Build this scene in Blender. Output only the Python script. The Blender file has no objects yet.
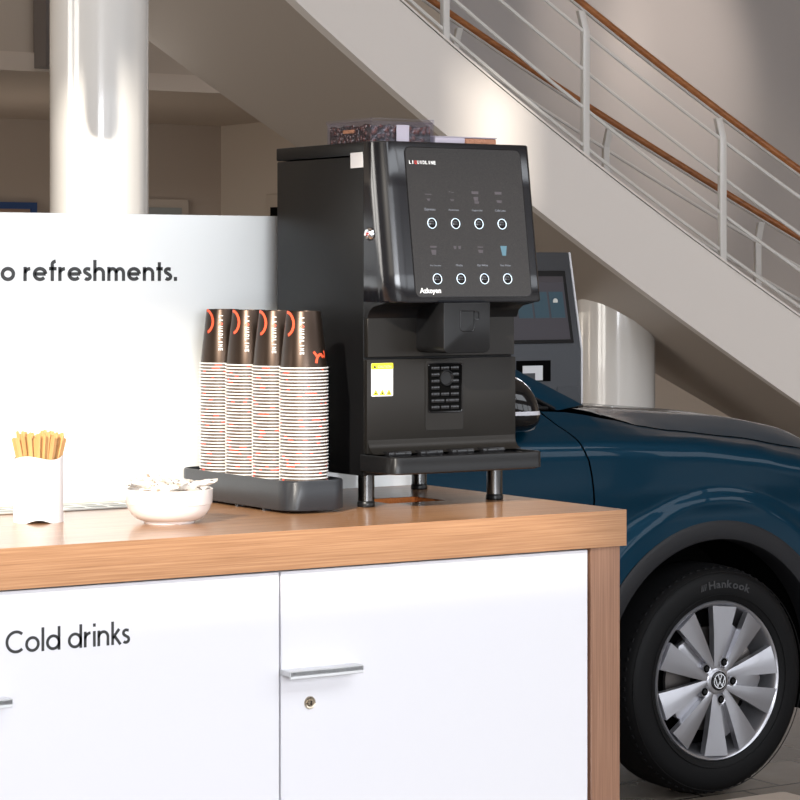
import bpy, bmesh, math, random
from mathutils import Vector, Matrix
PI = math.pi
C = bpy.context.scene.collection
TH = math.radians(33); cT, sT = math.cos(TH), math.sin(TH)
F_PX, HZ, EYE = 2600.0, 274.0, 1.56
CAM = Vector((-2.59125, -3.31919, EYE))
T = 1.18                                     # top of the counter

# ------------------------------------------------------------------ materials
def newmat(name):
    m = bpy.data.materials.new(name); m.use_nodes = True
    return m, m.node_tree.nodes, m.node_tree.links, m.node_tree.nodes['Principled BSDF']
def mat(name, col, rough=.5, metal=0., coat=0., spec=.5, bump=0., bscale=50., emit=None, es=0., trans=0., alpha=1., coatr=.05, aniso=0.):
    m, n, l, p = newmat(name)
    p.inputs['Base Color'].default_value = (*col, 1)
    p.inputs['Roughness'].default_value = rough
    p.inputs['Metallic'].default_value = metal
    p.inputs['Coat Weight'].default_value = coat
    p.inputs['Coat Roughness'].default_value = coatr
    p.inputs['Specular IOR Level'].default_value = spec
    p.inputs['Transmission Weight'].default_value = trans
    p.inputs['Alpha'].default_value = alpha
    if emit:
        p.inputs['Emission Color'].default_value = (*emit, 1); p.inputs['Emission Strength'].default_value = es
    if bump > 0:
        tc = n.new('ShaderNodeTexCoord'); nz = n.new('ShaderNodeTexNoise'); b = n.new('ShaderNodeBump')
        nz.inputs['Scale'].default_value = bscale; nz.inputs['Detail'].default_value = 4
        b.inputs['Strength'].default_value = bump; b.inputs['Distance'].default_value = .01
        l.new(tc.outputs['Object'], nz.inputs['Vector']); l.new(nz.outputs['Fac'], b.inputs['Height'])
        l.new(b.outputs['Normal'], p.inputs['Normal'])
    return m
def ramp(n, stops):
    r = n.new('ShaderNodeValToRGB'); e = r.color_ramp.elements
    e[0].position, e[0].color = stops[0][0], (*stops[0][1], 1)
    e[1].position, e[1].color = stops[-1][0], (*stops[-1][1], 1)
    for q, c in stops[1:-1]:
        x = e.new(q); x.color = (*c, 1)
    return r
def wood(name, stretch, c0, c1, c2, rough=.3, coat=.3):
    m, n, l, p = newmat(name)
    tc = n.new('ShaderNodeTexCoord'); mp = n.new('ShaderNodeMapping'); mp.inputs['Scale'].default_value = stretch
    nz = n.new('ShaderNodeTexNoise'); nz.inputs['Scale'].default_value = 1; nz.inputs['Detail'].default_value = 6; nz.inputs['Roughness'].default_value = .65
    l.new(tc.outputs['Object'], mp.inputs['Vector']); l.new(mp.outputs['Vector'], nz.inputs['Vector'])
    r = ramp(n, [(.3, c0), (.5, c1), (.68, c2)]); l.new(nz.outputs['Fac'], r.inputs['Fac'])
    l.new(r.outputs['Color'], p.inputs['Base Color'])
    p.inputs['Roughness'].default_value = rough; p.inputs['Coat Weight'].default_value = coat; p.inputs['Coat Roughness'].default_value = .12
    b = n.new('ShaderNodeBump'); b.inputs['Strength'].default_value = .08; b.inputs['Distance'].default_value = .002
    l.new(nz.outputs['Fac'], b.inputs['Height']); l.new(b.outputs['Normal'], p.inputs['Normal'])
    return m
W0, W1, W2 = (.27, .128, .058), (.37, .188, .092), (.46, .25, .128)
M = {}
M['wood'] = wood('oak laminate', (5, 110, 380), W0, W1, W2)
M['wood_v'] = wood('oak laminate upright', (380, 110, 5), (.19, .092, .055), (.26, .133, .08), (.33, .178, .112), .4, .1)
M['wood_raw'] = mat('raw orange chipboard', (.55, .16, .03), .7, bump=.5, bscale=200)
M['door'] = mat('white lacquer', (.75, .74, .77), .22, coat=.4)
M['carcass'] = mat('grey carcass', (.25, .24, .24), .6)
M['ink'] = mat('black vinyl', (.03, .03, .03), .4)
M['alu'] = mat('brushed aluminium', (.74, .75, .76), .35, metal=.2)
M['brass'] = mat('dull nickel', (.55, .48, .38), .25, metal=1)
M['black_metal'] = mat('black powder coat', (.0045, .0046, .005), .38, spec=.2, bump=.03, bscale=900)
M['black_satin'] = mat('black satin', (.006, .0065, .0085), .18, spec=.75)
M['black_brushed'] = mat('charcoal brushed', (.024, .022, .020), .36, metal=.6, spec=.3)
M['black_gloss'] = mat('black gloss plastic', (.008, .008, .009), .08)
M['black_plastic'] = mat('black plastic', (.006, .006, .0065), .34, spec=.3)
M['chrome'] = mat('chrome', (.8, .8, .82), .12, metal=1)
M['leg'] = mat('black chrome tube', (.10, .10, .10), .22, metal=1)
M['white_text'] = mat('white print', (.85, .85, .85), .5)
M['grey_text'] = mat('grey print', (.16, .17, .20), .5)
M['red'] = mat('red print', (.65, .03, .02), .5)
M['orange'] = mat('orange red print', (.85, .09, .03), .45)
M['yellow'] = mat('yellow sticker', (.85, .72, .02), .5)
M['paper'] = mat('white paper', (.70, .68, .68), .6)
M['icon'] = mat('dim icon', (.05, .042, .048), .4)
M['icon_blue'] = mat('blue icon', (.06, .13, .17), .4)
M['tray'] = mat('graphite plastic', (.022, .024, .028), .34, spec=.35, bump=.05, bscale=700)
M['rim'] = mat('white paper rim', (.86, .84, .80), .45)
M['ceramic'] = mat('white ceramic', (.72, .67, .64), .12, coat=.4)
M['card'] = mat('white holder', (.76, .74, .73), .4)
M['ring_led'] = mat('button ring', (.6, .75, .9), .3, emit=(.65, .82, 1), es=.55)
M['wall'] = mat('taupe plaster', (.42, .34, .275), .85)
M['wall_light'] = mat('beige plaster', (.50, .42, .345), .8)
M['ceil'] = mat('taupe ceiling', (.60, .51, .43), .8)
M['dark_trim'] = mat('dark taupe trim', (.13, .11, .10), .6)
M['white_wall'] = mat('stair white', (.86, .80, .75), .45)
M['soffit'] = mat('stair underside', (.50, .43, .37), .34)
M['rail_metal'] = mat('pale grey painted steel', (.76, .74, .71), .35)
M['rail_wood'] = wood('handrail wood', (4, 40, 40), (.22, .07, .02), (.34, .12, .035), (.42, .16, .05), .3, .5)
M['column'] = mat('polished white column', (.80, .77, .73), .2, coat=.8)
M['kiosk'] = mat('grey kiosk', (.075, .08, .09), .45, metal=.3)
M['kiosk_edge'] = mat('pale kiosk edge', (.72, .73, .75), .35)
M['screen'] = mat('dim screen', (.035, .033, .04), .3, emit=(.4, .36, .42), es=.05)
M['screen_tile'] = mat('screen tile', (.03, .06, .08), .3, emit=(.15, .3, .4), es=.05)
M['tyre'] = mat('tyre rubber', (.005, .005, .0055), .6, spec=.18)
M['tyre_text'] = mat('tyre lettering', (.04, .04, .043), .6)
M['alloy'] = mat('silver alloy', (.42, .42, .45), .3, metal=.75, coat=.5)
M['dark'] = mat('dark void', (.002, .002, .002), .9, spec=.05)
M['disc'] = mat('brake disc', (.22, .2, .19), .4, metal=.9)
M['clad'] = mat('grey black cladding', (.012, .012, .014), .5, spec=.3, bump=.1, bscale=400)
M['glass_dark'] = mat('tinted glass', (.006, .007, .008), .04)
M['fabric'] = mat('pale beige leather', (.50, .43, .37), .5, bump=.1, bscale=60)
M['blue_frame'] = mat('blue frame', (.02, .06, .18), .4)
M['poster'] = mat('tan poster', (.35, .22, .15), .6)
M['vent_light'] = mat('pale metal strip', (.62, .62, .58), .3, metal=.3)
M['vent_dark'] = mat('grey slot', (.30, .31, .29), .5)
M['bench_leg'] = mat('bench leg', (.1, .1, .1), .4, metal=.5)

# car paint
m, n, l, p = newmat('teal pearl paint'); M['paint'] = m
p.inputs['Base Color'].default_value = (.0, .026, .052, 1); p.inputs['Metallic'].default_value = .3; p.inputs['Specular IOR Level'].default_value = .1; p.inputs['Coat IOR'].default_value = 1.33
p.inputs['Roughness'].default_value = .35; p.inputs['Coat Weight'].default_value = .6; p.inputs['Coat Roughness'].default_value = .02
# amber transparent indicator / LED strip
M['lens'] = mat('clear lens', (.6, .6, .65), .15)
# cup printed card
m, n, l, p = newmat('dark brown printed card'); M['cup'] = m
p.inputs['Base Color'].default_value = (.055, .038, .029, 1); p.inputs['Roughness'].default_value = .33; p.inputs['Metallic'].default_value = .85
# nested cup: brown card with red flecks near the lip
m, n, l, p = newmat('printed card with red marks'); M['cup_fleck'] = m
tc = n.new('ShaderNodeTexCoord'); oi = n.new('ShaderNodeObjectInfo'); va = n.new('ShaderNodeVectorMath'); va.operation = 'ADD'
sc_ = n.new('ShaderNodeVectorMath'); sc_.operation = 'SCALE'; sc_.inputs['Scale'].default_value = 60
l.new(oi.outputs['Random'], sc_.inputs[0]); l.new(tc.outputs['Object'], va.inputs[0]); l.new(sc_.outputs[0], va.inputs[1])
nz = n.new('ShaderNodeTexNoise'); nz.inputs['Scale'].default_value = 70; nz.inputs['Detail'].default_value = 0
l.new(va.outputs[0], nz.inputs['Vector'])
r = ramp(n, [(.69, (.085, .055, .04)), (.71, (.75, .07, .03))]); l.new(nz.outputs['Fac'], r.inputs['Fac'])
l.new(r.outputs['Color'], p.inputs['Base Color']); p.inputs['Roughness'].default_value = .35
# display glass with a fine speckle
m, n, l, p = newmat('speckled black display glass'); M['display'] = m
tc = n.new('ShaderNodeTexCoord'); nz = n.new('ShaderNodeTexNoise'); nz.inputs['Scale'].default_value = 900; nz.inputs['Detail'].default_value = 2
l.new(tc.outputs['Object'], nz.inputs['Vector'])
r = ramp(n, [(.35, (.006, .0055, .0055)), (.75, (.030, .026, .024))]); l.new(nz.outputs['Fac'], r.inputs['Fac'])
l.new(r.outputs['Color'], p.inputs['Base Color']); p.inputs['Roughness'].default_value = .3
# white back panel: opaque white glass that lets a little through
m, n, l, p = newmat('frosted white glass'); M['panel'] = m
p.inputs['Base Color'].default_value = (.90, .92, .91, 1); p.inputs['Roughness'].default_value = .06
p.inputs['Coat Weight'].default_value = .6; p.inputs['Coat Roughness'].default_value = .03
tr = n.new('ShaderNodeBsdfTransparent'); mx = n.new('ShaderNodeMixShader'); mx.inputs[0].default_value = .03
l.new(p.outputs[0], mx.inputs[1]); l.new(tr.outputs[0], mx.inputs[2]); l.new(mx.outputs[0], n['Material Output'].inputs['Surface'])
# clear plastic (hopper)
m, n, l, p = newmat('clear smoky plastic'); M['clear'] = m
p.inputs['Base Color'].default_value = (.5, .5, .55, 1); p.inputs['Roughness'].default_value = .08
tr = n.new('ShaderNodeBsdfTransparent'); tr.inputs[0].default_value = (.93, .92, .95, 1); mx = n.new('ShaderNodeMixShader'); mx.inputs[0].default_value = .965
l.new(p.outputs[0], mx.inputs[1]); l.new(tr.outputs[0], mx.inputs[2]); l.new(mx.outputs[0], n['Material Output'].inputs['Surface'])
# beans
m, n, l, p = newmat('roasted beans'); M['beans'] = m
tc = n.new('ShaderNodeTexCoord'); vo = n.new('ShaderNodeTexVoronoi'); vo.inputs['Scale'].default_value = 110
l.new(tc.outputs['Object'], vo.inputs['Vector'])
r = ramp(n, [(0., (.20, .045, .02)), (.35, (.075, .016, .008)), (.7, (.006, .002, .002))]); l.new(vo.outputs['Distance'], r.inputs['Fac'])
l.new(r.outputs['Color'], p.inputs['Base Color']); p.inputs['Roughness'].default_value = .25
b = n.new('ShaderNodeBump'); b.inputs['Strength'].default_value = 1; b.inputs['Distance'].default_value = .004; b.invert = True
l.new(vo.outputs['Distance'], b.inputs['Height']); l.new(b.outputs['Normal'], p.inputs['Normal'])
M['powder'] = mat('brown powder', (.42, .19, .11), .7, bump=.6, bscale=150)
M['powder_pale'] = mat('pale powder', (.45, .40, .46), .5)
# sachet paper
m, n, l, p = newmat('printed sachet paper'); M['sachet'] = m
tc = n.new('ShaderNodeTexCoord'); oi = n.new('ShaderNodeObjectInfo'); va = n.new('ShaderNodeVectorMath'); va.operation = 'ADD'
sc_ = n.new('ShaderNodeVectorMath'); sc_.operation = 'SCALE'; sc_.inputs['Scale'].default_value = 60
l.new(oi.outputs['Random'], sc_.inputs[0]); l.new(tc.outputs['Object'], va.inputs[0]); l.new(sc_.outputs[0], va.inputs[1])
nz = n.new('ShaderNodeTexNoise'); nz.inputs['Scale'].default_value = 75; nz.inputs['Detail'].default_value = 1
l.new(va.outputs[0], nz.inputs['Vector'])
r = ramp(n, [(.30, (.10, .08, .08)), (.33, (.82, .75, .68)), (.62, (.85, .80, .74)), (.68, (.55, .40, .28))]); l.new(nz.outputs['Fac'], r.inputs['Fac'])
l.new(r.outputs['Color'], p.inputs['Base Color']); p.inputs['Roughness'].default_value = .45
# stirrers
M['stirrer'] = wood('birch stirrer', (90, 90, 6), (.46, .22, .065), (.60, .33, .12), (.70, .43, .20), .6, 0)
# tiled floor
m, n, l, p = newmat('stone tiles'); M['floor'] = m
tc = n.new('ShaderNodeTexCoord'); br = n.new('ShaderNodeTexBrick'); br.offset = .5
br.inputs['Color1'].default_value = (.24, .205, .17, 1); br.inputs['Color2'].default_value = (.30, .255, .21, 1); br.inputs['Mortar'].default_value = (.03, .027, .024, 1)
br.inputs['Scale'].default_value = 1; br.inputs['Brick Width'].default_value = .3; br.inputs['Row Height'].default_value = .3; br.inputs['Mortar Size'].default_value = .006
l.new(tc.outputs['Object'], br.inputs['Vector'])
nz = n.new('ShaderNodeTexNoise'); nz.inputs['Scale'].default_value = 4; nz.inputs['Detail'].default_value = 6; l.new(tc.outputs['Object'], nz.inputs['Vector'])
mc = n.new('ShaderNodeMix'); mc.data_type = 'RGBA'; mc.blend_type = 'MULTIPLY'; mc.inputs[0].default_value = .6
l.new(br.outputs['Color'], mc.inputs[6]); l.new(nz.outputs['Fac'], mc.inputs[7]); l.new(mc.outputs[2], p.inputs['Base Color']); p.inputs['Roughness'].default_value = .22
# grey wall lining: pearly panels
m, n, l, p = newmat('grey lacquer panels'); M['lining'] = m
p.inputs['Base Color'].default_value = (.60, .60, .63, 1); p.inputs['Metallic'].default_value = .55; p.inputs['Roughness'].default_value = .32
tc = n.new('ShaderNodeTexCoord'); nz = n.new('ShaderNodeTexNoise'); nz.inputs['Scale'].default_value = .9; nz.inputs['Detail'].default_value = 0
b = n.new('ShaderNodeBump'); b.inputs['Strength'].default_value = .5; b.inputs['Distance'].default_value = .12
l.new(tc.outputs['Object'], nz.inputs['Vector']); l.new(nz.outputs['Fac'], b.inputs['Height']); l.new(b.outputs['Normal'], p.inputs['Normal'])

# ------------------------------------------------------------------ mesh helpers
def wloc(o):
    v = Vector((0, 0, 0))
    while o: v = v + o.location; o = o.parent
    return v
def obj(name, bm, m, parent=None, world=True, smooth=40):
    me = bpy.data.meshes.new(name); bmesh.ops.recalc_face_normals(bm, faces=bm.faces[:]); bm.to_mesh(me); bm.free()
    for q in me.polygons: q.use_smooth = True
    me.set_sharp_from_angle(angle=math.radians(smooth))
    o = bpy.data.objects.new(name, me); C.objects.link(o)
    me.materials.append(M[m] if isinstance(m, str) else m)
    if parent:
        o.parent = parent
        if world: o.location = -wloc(parent)
    return o
def thing(name, label, cat, loc=(0, 0, 0), group=None):
    o = bpy.data.objects.new(name, None); C.objects.link(o); o.location = loc
    o['label'] = label; o['category'] = cat
    if group: o['group'] = group
    return o
def tag(o, label, cat, group=None):
    o['label'] = label; o['category'] = cat
    if group: o['group'] = group
    return o
def struct(name, bm, m, parent=None, **k):
    o = obj(name, bm, m, parent, **k)
    if not parent: o['kind'] = 'structure'
    return o
def B(): return bmesh.new()
def box(bm, x0, x1, y0, y1, z0, z1, bev=0, seg=2):
    t = bmesh.new(); bmesh.ops.create_cube(t, size=1)
    bmesh.ops.scale(t, vec=(abs(x1-x0), abs(y1-y0), abs(z1-z0)), verts=t.verts)
    if bev: bmesh.ops.bevel(t, geom=t.edges[:], offset=bev, segments=seg, affect='EDGES', profile=.5)
    bmesh.ops.translate(t, vec=((x0+x1)/2, (y0+y1)/2, (z0+z1)/2), verts=t.verts)
    join(bm, t); return bm
def join(bm, t, mx=None):
    if mx is not None: bmesh.ops.transform(t, matrix=mx, verts=t.verts)
    vs = [bm.verts.new(v.co) for v in t.verts]
    for i, v in enumerate(t.verts): v.index = i
    for f in t.faces:
        try: bm.faces.new([vs[v.index] for v in f.verts])
        except ValueError: pass
    t.free()
def prism(bm, pts, vec, bev=0, seg=2):
    """pts: closed 3-D outline; vec: extrusion"""
    t = bmesh.new(); vec = Vector(vec)
    a = [t.verts.new(Vector(q)) for q in pts]; b_ = [t.verts.new(Vector(q)+vec) for q in pts]
    t.faces.new(a); t.faces.new(b_[::-1]); N = len(a)
    for i in range(N): t.faces.new((a[i], b_[i], b_[(i+1) % N], a[(i+1) % N]))
    bmesh.ops.recalc_face_normals(t, faces=t.faces[:])
    if bev: bmesh.ops.bevel(t, geom=t.edges[:], offset=bev, segments=seg, affect='EDGES', profile=.5, clamp_overlap=True)
    join(bm, t); return bm
def lathe(bm, prof, segs=32, mx=None, cap=False, a0=0, a1=2*PI):
    """prof: [(r, z)] about Z"""
    t = bmesh.new(); full = abs(a1-a0-2*PI) < 1e-6; cnt = segs if full else segs+1
    rows = []
    for r, z in prof:
        if r < 1e-6: rows.append([t.verts.new((0, 0, z))])
        else: rows.append([t.verts.new((r*math.cos(a0+(a1-a0)*i/segs), r*math.sin(a0+(a1-a0)*i/segs), z)) for i in range(cnt)])
    for A, D in zip(rows, rows[1:]):
        for i in range(segs):
            j = (i+1) % cnt
            if len(A) == 1 and len(D) > 1: t.faces.new((A[0], D[i], D[j]))
            elif len(D) == 1 and len(A) > 1: t.faces.new((A[i], D[0], A[j]))
            elif len(A) > 1: t.faces.new((A[i], D[i], D[j], A[j]))
    join(bm, t, mx); return bm
def tube(bm, pts, r, segs=8, squash=None, cap=True):
    pts = [Vector(q) for q in pts]; rings = []
    up = Vector((0, 0, 1))
    for i, q in enumerate(pts):
        d = (pts[min(i+1, len(pts)-1)] - pts[max(i-1, 0)]).normalized()
        u = d.cross(up); u = u.normalized() if u.length > 1e-4 else Vector((1, 0, 0))
        v = u.cross(d).normalized()
        ra, rb = (r, r) if squash is None else squash
        rings.append([bm.verts.new(q + u*ra*math.cos(2*PI*k/segs) + v*rb*math.sin(2*PI*k/segs)) for k in range(segs)])
    for a, b_ in zip(rings, rings[1:]):
        for k in range(segs): bm.faces.new((a[k], b_[k], b_[(k+1) % segs], a[(k+1) % segs]))
    if cap: bm.faces.new(rings[0][::-1]); bm.faces.new(rings[-1])
    return bm
def grid(bm, rows):
    vs = [[bm.verts.new(q) for q in r_] for r_ in rows]
    for a, b_ in zip(vs, vs[1:]):
        for i in range(len(a)-1):
            try: bm.faces.new((a[i], a[i+1], b_[i+1], b_[i]))
            except ValueError: pass
    return bm
def rrect(w, h, r, seg=5):
    """rounded rectangle outline, centred, 2-D"""
    out = []
    for cx, cy, a in ((w/2-r, h/2-r, 0), (-w/2+r, h/2-r, 90), (-w/2+r, -h/2+r, 180), (w/2-r, -h/2+r, 270)):
        for i in range(seg+1):
            t_ = math.radians(a+90*i/seg); out.append((cx+r*math.cos(t_), cy+r*math.sin(t_)))
    return out
def text_bm(s, size, bold=0., depth=.0004, spacing=1.):
    cu = bpy.data.curves.new('t', 'FONT'); cu.body = s; cu.size = size; cu.extrude = depth/2; cu.offset = bold; cu.space_character = spacing
    cu.resolution_u = 3
    o = bpy.data.objects.new('t', cu); C.objects.link(o)
    dg = bpy.context.evaluated_depsgraph_get(); dg.update()
    me = bpy.data.meshes.new_from_object(o.evaluated_get(dg)); bm = bmesh.new(); bm.from_mesh(me)
    bpy.data.objects.remove(o); bpy.data.curves.remove(cu); bpy.data.meshes.remove(me)
    return bm
def wordmark(pitch, h, wf=.74, bold=.0, depth=.0002):
    rest, q = bmesh.new(), bmesh.new()
    for i, ch in enumerate('LIQUIDLINE'):
        g = text_bm(ch, 1., bold, depth); a, b_ = span(g, 0); c_, d_ = span(g, 1); w_ = pitch*(wf if ch != 'I' else wf*.36)
        if ch == 'Q': c_ = c_+(d_-c_)*.12; w_ *= 1.15
        for v in g.verts: v.co = Vector(((v.co.x-a)/(b_-a)*w_+pitch*i+(pitch-w_)/2, (v.co.y-c_)/(d_-c_)*h, v.co.z))
        join(q if ch == 'Q' else rest, g)
    return rest, q
def span(bm, k=0):
    v = [q.co[k] for q in bm.verts]; return min(v), max(v)
def fit_text(s, width, bold=0., depth=.0004, spacing=1., height=None):
    bm = text_bm(s, 1., bold, depth, spacing); a, b_ = span(bm, 0); c_, d_ = span(bm, 1)
    k = width/(b_-a); ky = k if height is None else height/(d_-c_)
    for v in bm.verts: v.co = Vector(((v.co.x-a)*k, (v.co.y if height is None else v.co.y-c_)*ky, v.co.z))
    return bm

# stroke lettering (geometric sans)
def arc(cx, cy, rx, ry, a, b_, n_=14): return [(cx+rx*math.cos(math.radians(a+(b_-a)*i/n_)), cy+ry*math.sin(math.radians(a+(b_-a)*i/n_))) for i in range(n_+1)]
def glyph(ch, w):
    h = w/2; R = .5-h; q = {
     'o': ([arc(.5, .5, R, R, 0, 360, 28)], 1.0),
     'e': ([[(h, .5), (1-h, .5)], arc(.5, .5, R, R, 0, 318, 26)], 1.0),
     'r': ([[(h, 0), (h, 1)], [(h, .55)]+arc(.5, .55, .5-h, .45-h, 180, 95, 8)], .52),
     'f': ([[(.22, 0), (.22, 1.18)]+arc(.22+.25, 1.18, .25, .34-h, 180, 95, 8), [(0, 1-h), (.5, 1-h)]], .5),
     's': ([[(.46, 1-h-.03)]+arc(.28, .75-h/3, .2, .24-h*.6, 60, 250, 10)+arc(.26, .26+h/3, .24-h/3, .25-h*.6, 70, -140, 12)], .55),
     'h': ([[(h, 0), (h, 1.5)], [(h, .55)]+arc(.42, .56, .42-h, .44-h, 180, 0, 12)+[(.84-h, 0)]], .86),
     'n': ([[(h, 0), (h, 1)], [(h, .55)]+arc(.42, .56, .42-h, .44-h, 180, 0, 12)+[(.84-h, 0)]], .86),
     'm': ([[(h, 0), (h, 1)], [(h, .56)]+arc(.38, .56, .38-h, .44-h, 180, 0, 12)+[(.76-h, 0)], [(.76-h, .56)]+arc(1.14-h*2, .56, .38-h, .44-h, 180, 0, 12)+[(1.52-h*3, 0)]], 1.52-w),
     't': ([[(.22, 0), (.22, 1.35)], [(0, 1-h), (.46, 1-h)]], .46),
     '.': ([[(h*1.15, 0), (h*1.15, w*1.15)]], w*1.2),
     'C': ([arc(.72, .72, .72-h, .72-h, 48, 312, 26)], 1.22),
     'l': ([[(h, 0), (h, 1.5)]], w),
     'd': ([arc(.5, .5, R, R, 0, 360, 28), [(1-h, 0), (1-h, 1.5)]], 1.0),
     'i': ([[(h, 0), (h, 1)], [(h, 1.27), (h, 1.27+w*1.15)]], w),
     'k': ([[(h, 0), (h, 1.5)], [(h, .42), (.56, 1)], [(.24, .56), (.66, 0)]], .66),
    }
    return q[ch]
def ribbon(bm, pts, w, o, ex, ey, k, nrm, depth):
    """flat stroke through 2-D pts; o + ex*x*k + ey*y*k"""
    P = [Vector((a, b_)) for a, b_ in pts]; closed = (P[0]-P[-1]).length < 1e-5 and len(P) > 3
    L, Rr = [], []
    for i, q in enumerate(P):
        a = P[i-1] if i else (P[-2] if closed else P[0]); b_ = P[i+1] if i < len(P)-1 else (P[1] if closed else P[-1])
        d1 = (q-a).normalized() if (q-a).length > 1e-6 else (b_-q).normalized()
        d2 = (b_-q).normalized() if (b_-q).length > 1e-6 else d1
        d = (d1+d2).normalized(); nn = Vector((-d.y, d.x)); s_ = 1/max(.5, nn.dot(Vector((-d1.y, d1.x))))
        L.append(q+nn*w/2*s_); Rr.append(q-nn*w/2*s_)
    def w3(v, dp): return o + ex*(v.x*k) + ey*(v.y*k) + nrm*dp
    fl = [bm.verts.new(w3(v, depth)) for v in L]; fr = [bm.verts.new(w3(v, depth)) for v in Rr]
    bl = [bm.verts.new(w3(v, 0)) for v in L]; br_ = [bm.verts.new(w3(v, 0)) for v in Rr]
    for i in range(len(P)-1):
        bm.faces.new((fl[i], fl[i+1], fr[i+1], fr[i])); bm.faces.new((fl[i], bl[i], bl[i+1], fl[i+1])); bm.faces.new((fr[i], fr[i+1], br_[i+1], br_[i]))
    bm.faces.new((fl[0], fr[0], br_[0], bl[0])); bm.faces.new((fl[-1], bl[-1], br_[-1], fr[-1]))
def sign(bm, s, x0, x1, z0, xh, w, y, gap=.14, space=.5):
    adv = []; x = 0
    for ch in s:
        if ch == ' ': x += space; continue
        g, a = glyph(ch, w); adv.append((g, x)); x += a+gap
    total = x-gap; kx = (x1-x0)/total
    for g, xx in adv:
        for st in g: ribbon(bm, [((q[0]+xx)*kx/xh, q[1]) for q in st], w, Vector((x0, y, z0)), Vector((1, 0, 0)), Vector((0, 0, 1)), xh, Vector((0, -1, 0)), .0006)

# ------------------------------------------------------------------ camera
cd = bpy.data.cameras.new('camera'); cam = bpy.data.objects.new('camera', cd); C.objects.link(cam)
cam.location = CAM; cam.rotation_euler = (PI/2, 0, -TH); cd.sensor_width = 36; cd.lens = F_PX*36/800
cd.shift_y = -(400-HZ)/800; cd.clip_start = .1; cd.clip_end = 200
bpy.context.scene.camera = cam

# ------------------------------------------------------------------ building shell
YW, ZC = -6.0, 16.0
bm = B(); box(bm, -14.2, 18, YW-.2, 17, -.1, 0); struct('floor', bm, 'floor')
bm = B(); box(bm, -14.2, 18, YW-.2, 17, ZC, ZC+.2); struct('ceiling', bm, 'ceil')
bm = B(); box(bm, -14.2, 8.45, 16.55, 16.75, 0, ZC); struct('wall_back', bm, 'wall')
bm = B(); box(bm, 8.45, 8.65, 13.2, 16.55, 0, ZC); struct('wall_return', bm, 'wall_light')
bm = B(); box(bm, 8.65, 18, 13.2, 13.4, 0, ZC); struct('wall_far', bm, 'wall_light')
bm = B(); box(bm, 18, 18.2, YW, 13.4, 0, ZC); struct('wall_right', bm, 'wall_light')
def pierced(name, x0, x1, holes, y0, y1, z0, z1, m, axis='x'):
    """a wall with rectangular openings: cells between the openings' grid lines"""
    ys = sorted({y0, y1, *[h[0] for h in holes], *[h[1] for h in holes]}); zs = sorted({z0, z1, *[h[2] for h in holes], *[h[3] for h in holes]})
    bm = B()
    for a, b_ in zip(ys, ys[1:]):
        for c_, d_ in zip(zs, zs[1:]):
            my, mz = (a+b_)/2, (c_+d_)/2
            if any(h[0] < my < h[1] and h[2] < mz < h[3] for h in holes): continue
            if axis == 'x': box(bm, x0, x1, a, b_, c_, d_)
            else: box(bm, a, b_, x0, x1, c_, d_)
    return struct(name, bm, m)
SUN = Vector((.695, .552, -.454)).normalized()
def hole_at(pt):
    t_ = (pt[1]-YW)/SUN.y; q = Vector(pt) - SUN*t_; return q.x, q.z
hA = (-11.2, hole_at((-.10, 0, 1.1))[0], hole_at((0, 0, 1.12))[1], hole_at((0, .6, 1.60))[1])  # unseen openings shaped to throw sun patches on counter, column and stair
q1 = hole_at((2.33, 6.55, 2.40)); hB = (q1[0]-.42, q1[0]+.42, q1[1]-2.6, q1[1])
q2 = hole_at((5.62, 8.85, 2.68)); hC = (q2[0], q2[0]+.60, q2[1]-.80, q2[1])
front = [(-4.4, -1.4, .9, 3.2), (-1.0, 2.0, .9, 3.2), (2.4, 5.4, .9, 3.2), (5.8, 8.8, .9, 3.2), (9.2, 12.2, .9, 3.2),
         (-3.0, 3.2, 5.4, 10.5), (3.8, 10, 5.4, 10.5)]
pierced('wall_front', YW-.2, YW, front+[hA, hB, hC], -14.2, 18.2, 0, ZC, 'wall', axis='y')
left = [(1.5, 6, .6, 4.2), (6.4, 10.9, .6, 4.2)]  # unseen openings added for a soft side fill
pierced('wall_left', -14.2, -14.0, left, YW, 16.75, 0, ZC, 'wall')

# low room behind: its ceiling slab with a stepped edge, openings, pilaster
bm = B(); outline = [(-14, 11.80), (4.6, 11.83), (5.2, 12.93), (8.45, 12.97), (8.45, 16.55), (-14, 16.55)]
prism(bm, [(a, b_, 2.85) for a, b_ in outline], (0, 0, .12)); struct('ceiling_low', bm, 'ceil')
bm = B(); prism(bm, [(-14, 11.84, 2.97), (4.6, 11.87, 2.97), (5.2, 12.97, 2.97), (8.45, 13.01, 2.97), (8.45, 13.11, 2.97), (5.15, 13.07, 2.97), (4.55, 11.97, 2.97), (-14, 11.94, 2.97)], (0, 0, ZC-2.97)); struct('wall_upper', bm, 'wall_light')
bm = B(); box(bm, 4.47, 4.60, 11.66, 11.84, 2.87, ZC); struct('trim_1', bm, 'dark_trim')
dr = B(); box(dr, 7.1, 8.10, 16.50, 16.56, 0, 2.20); dr = struct('door_1', dr, 'wall_light')
bm = B(); box(bm, 7.16, 8.03, 16.485, 16.50, .01, 2.13); obj('door_leaf', bm, 'vent_dark', dr)
dr = B(); box(dr, 8.405, 8.45, 14.72, 15.70, 0, 2.23, .005); dr = struct('door_2', dr, 'wall_light')
bm = B(); box(bm, 8.395, 8.405, 14.80, 15.60, .01, 2.12); obj('door_leaf', bm, 'dark', dr)
nb = thing('notice_board', 'blue framed notice board on the back wall, above the glass panel at far left', 'notice board', (5.9, 16.5, 1.2))
bm = B()
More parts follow.
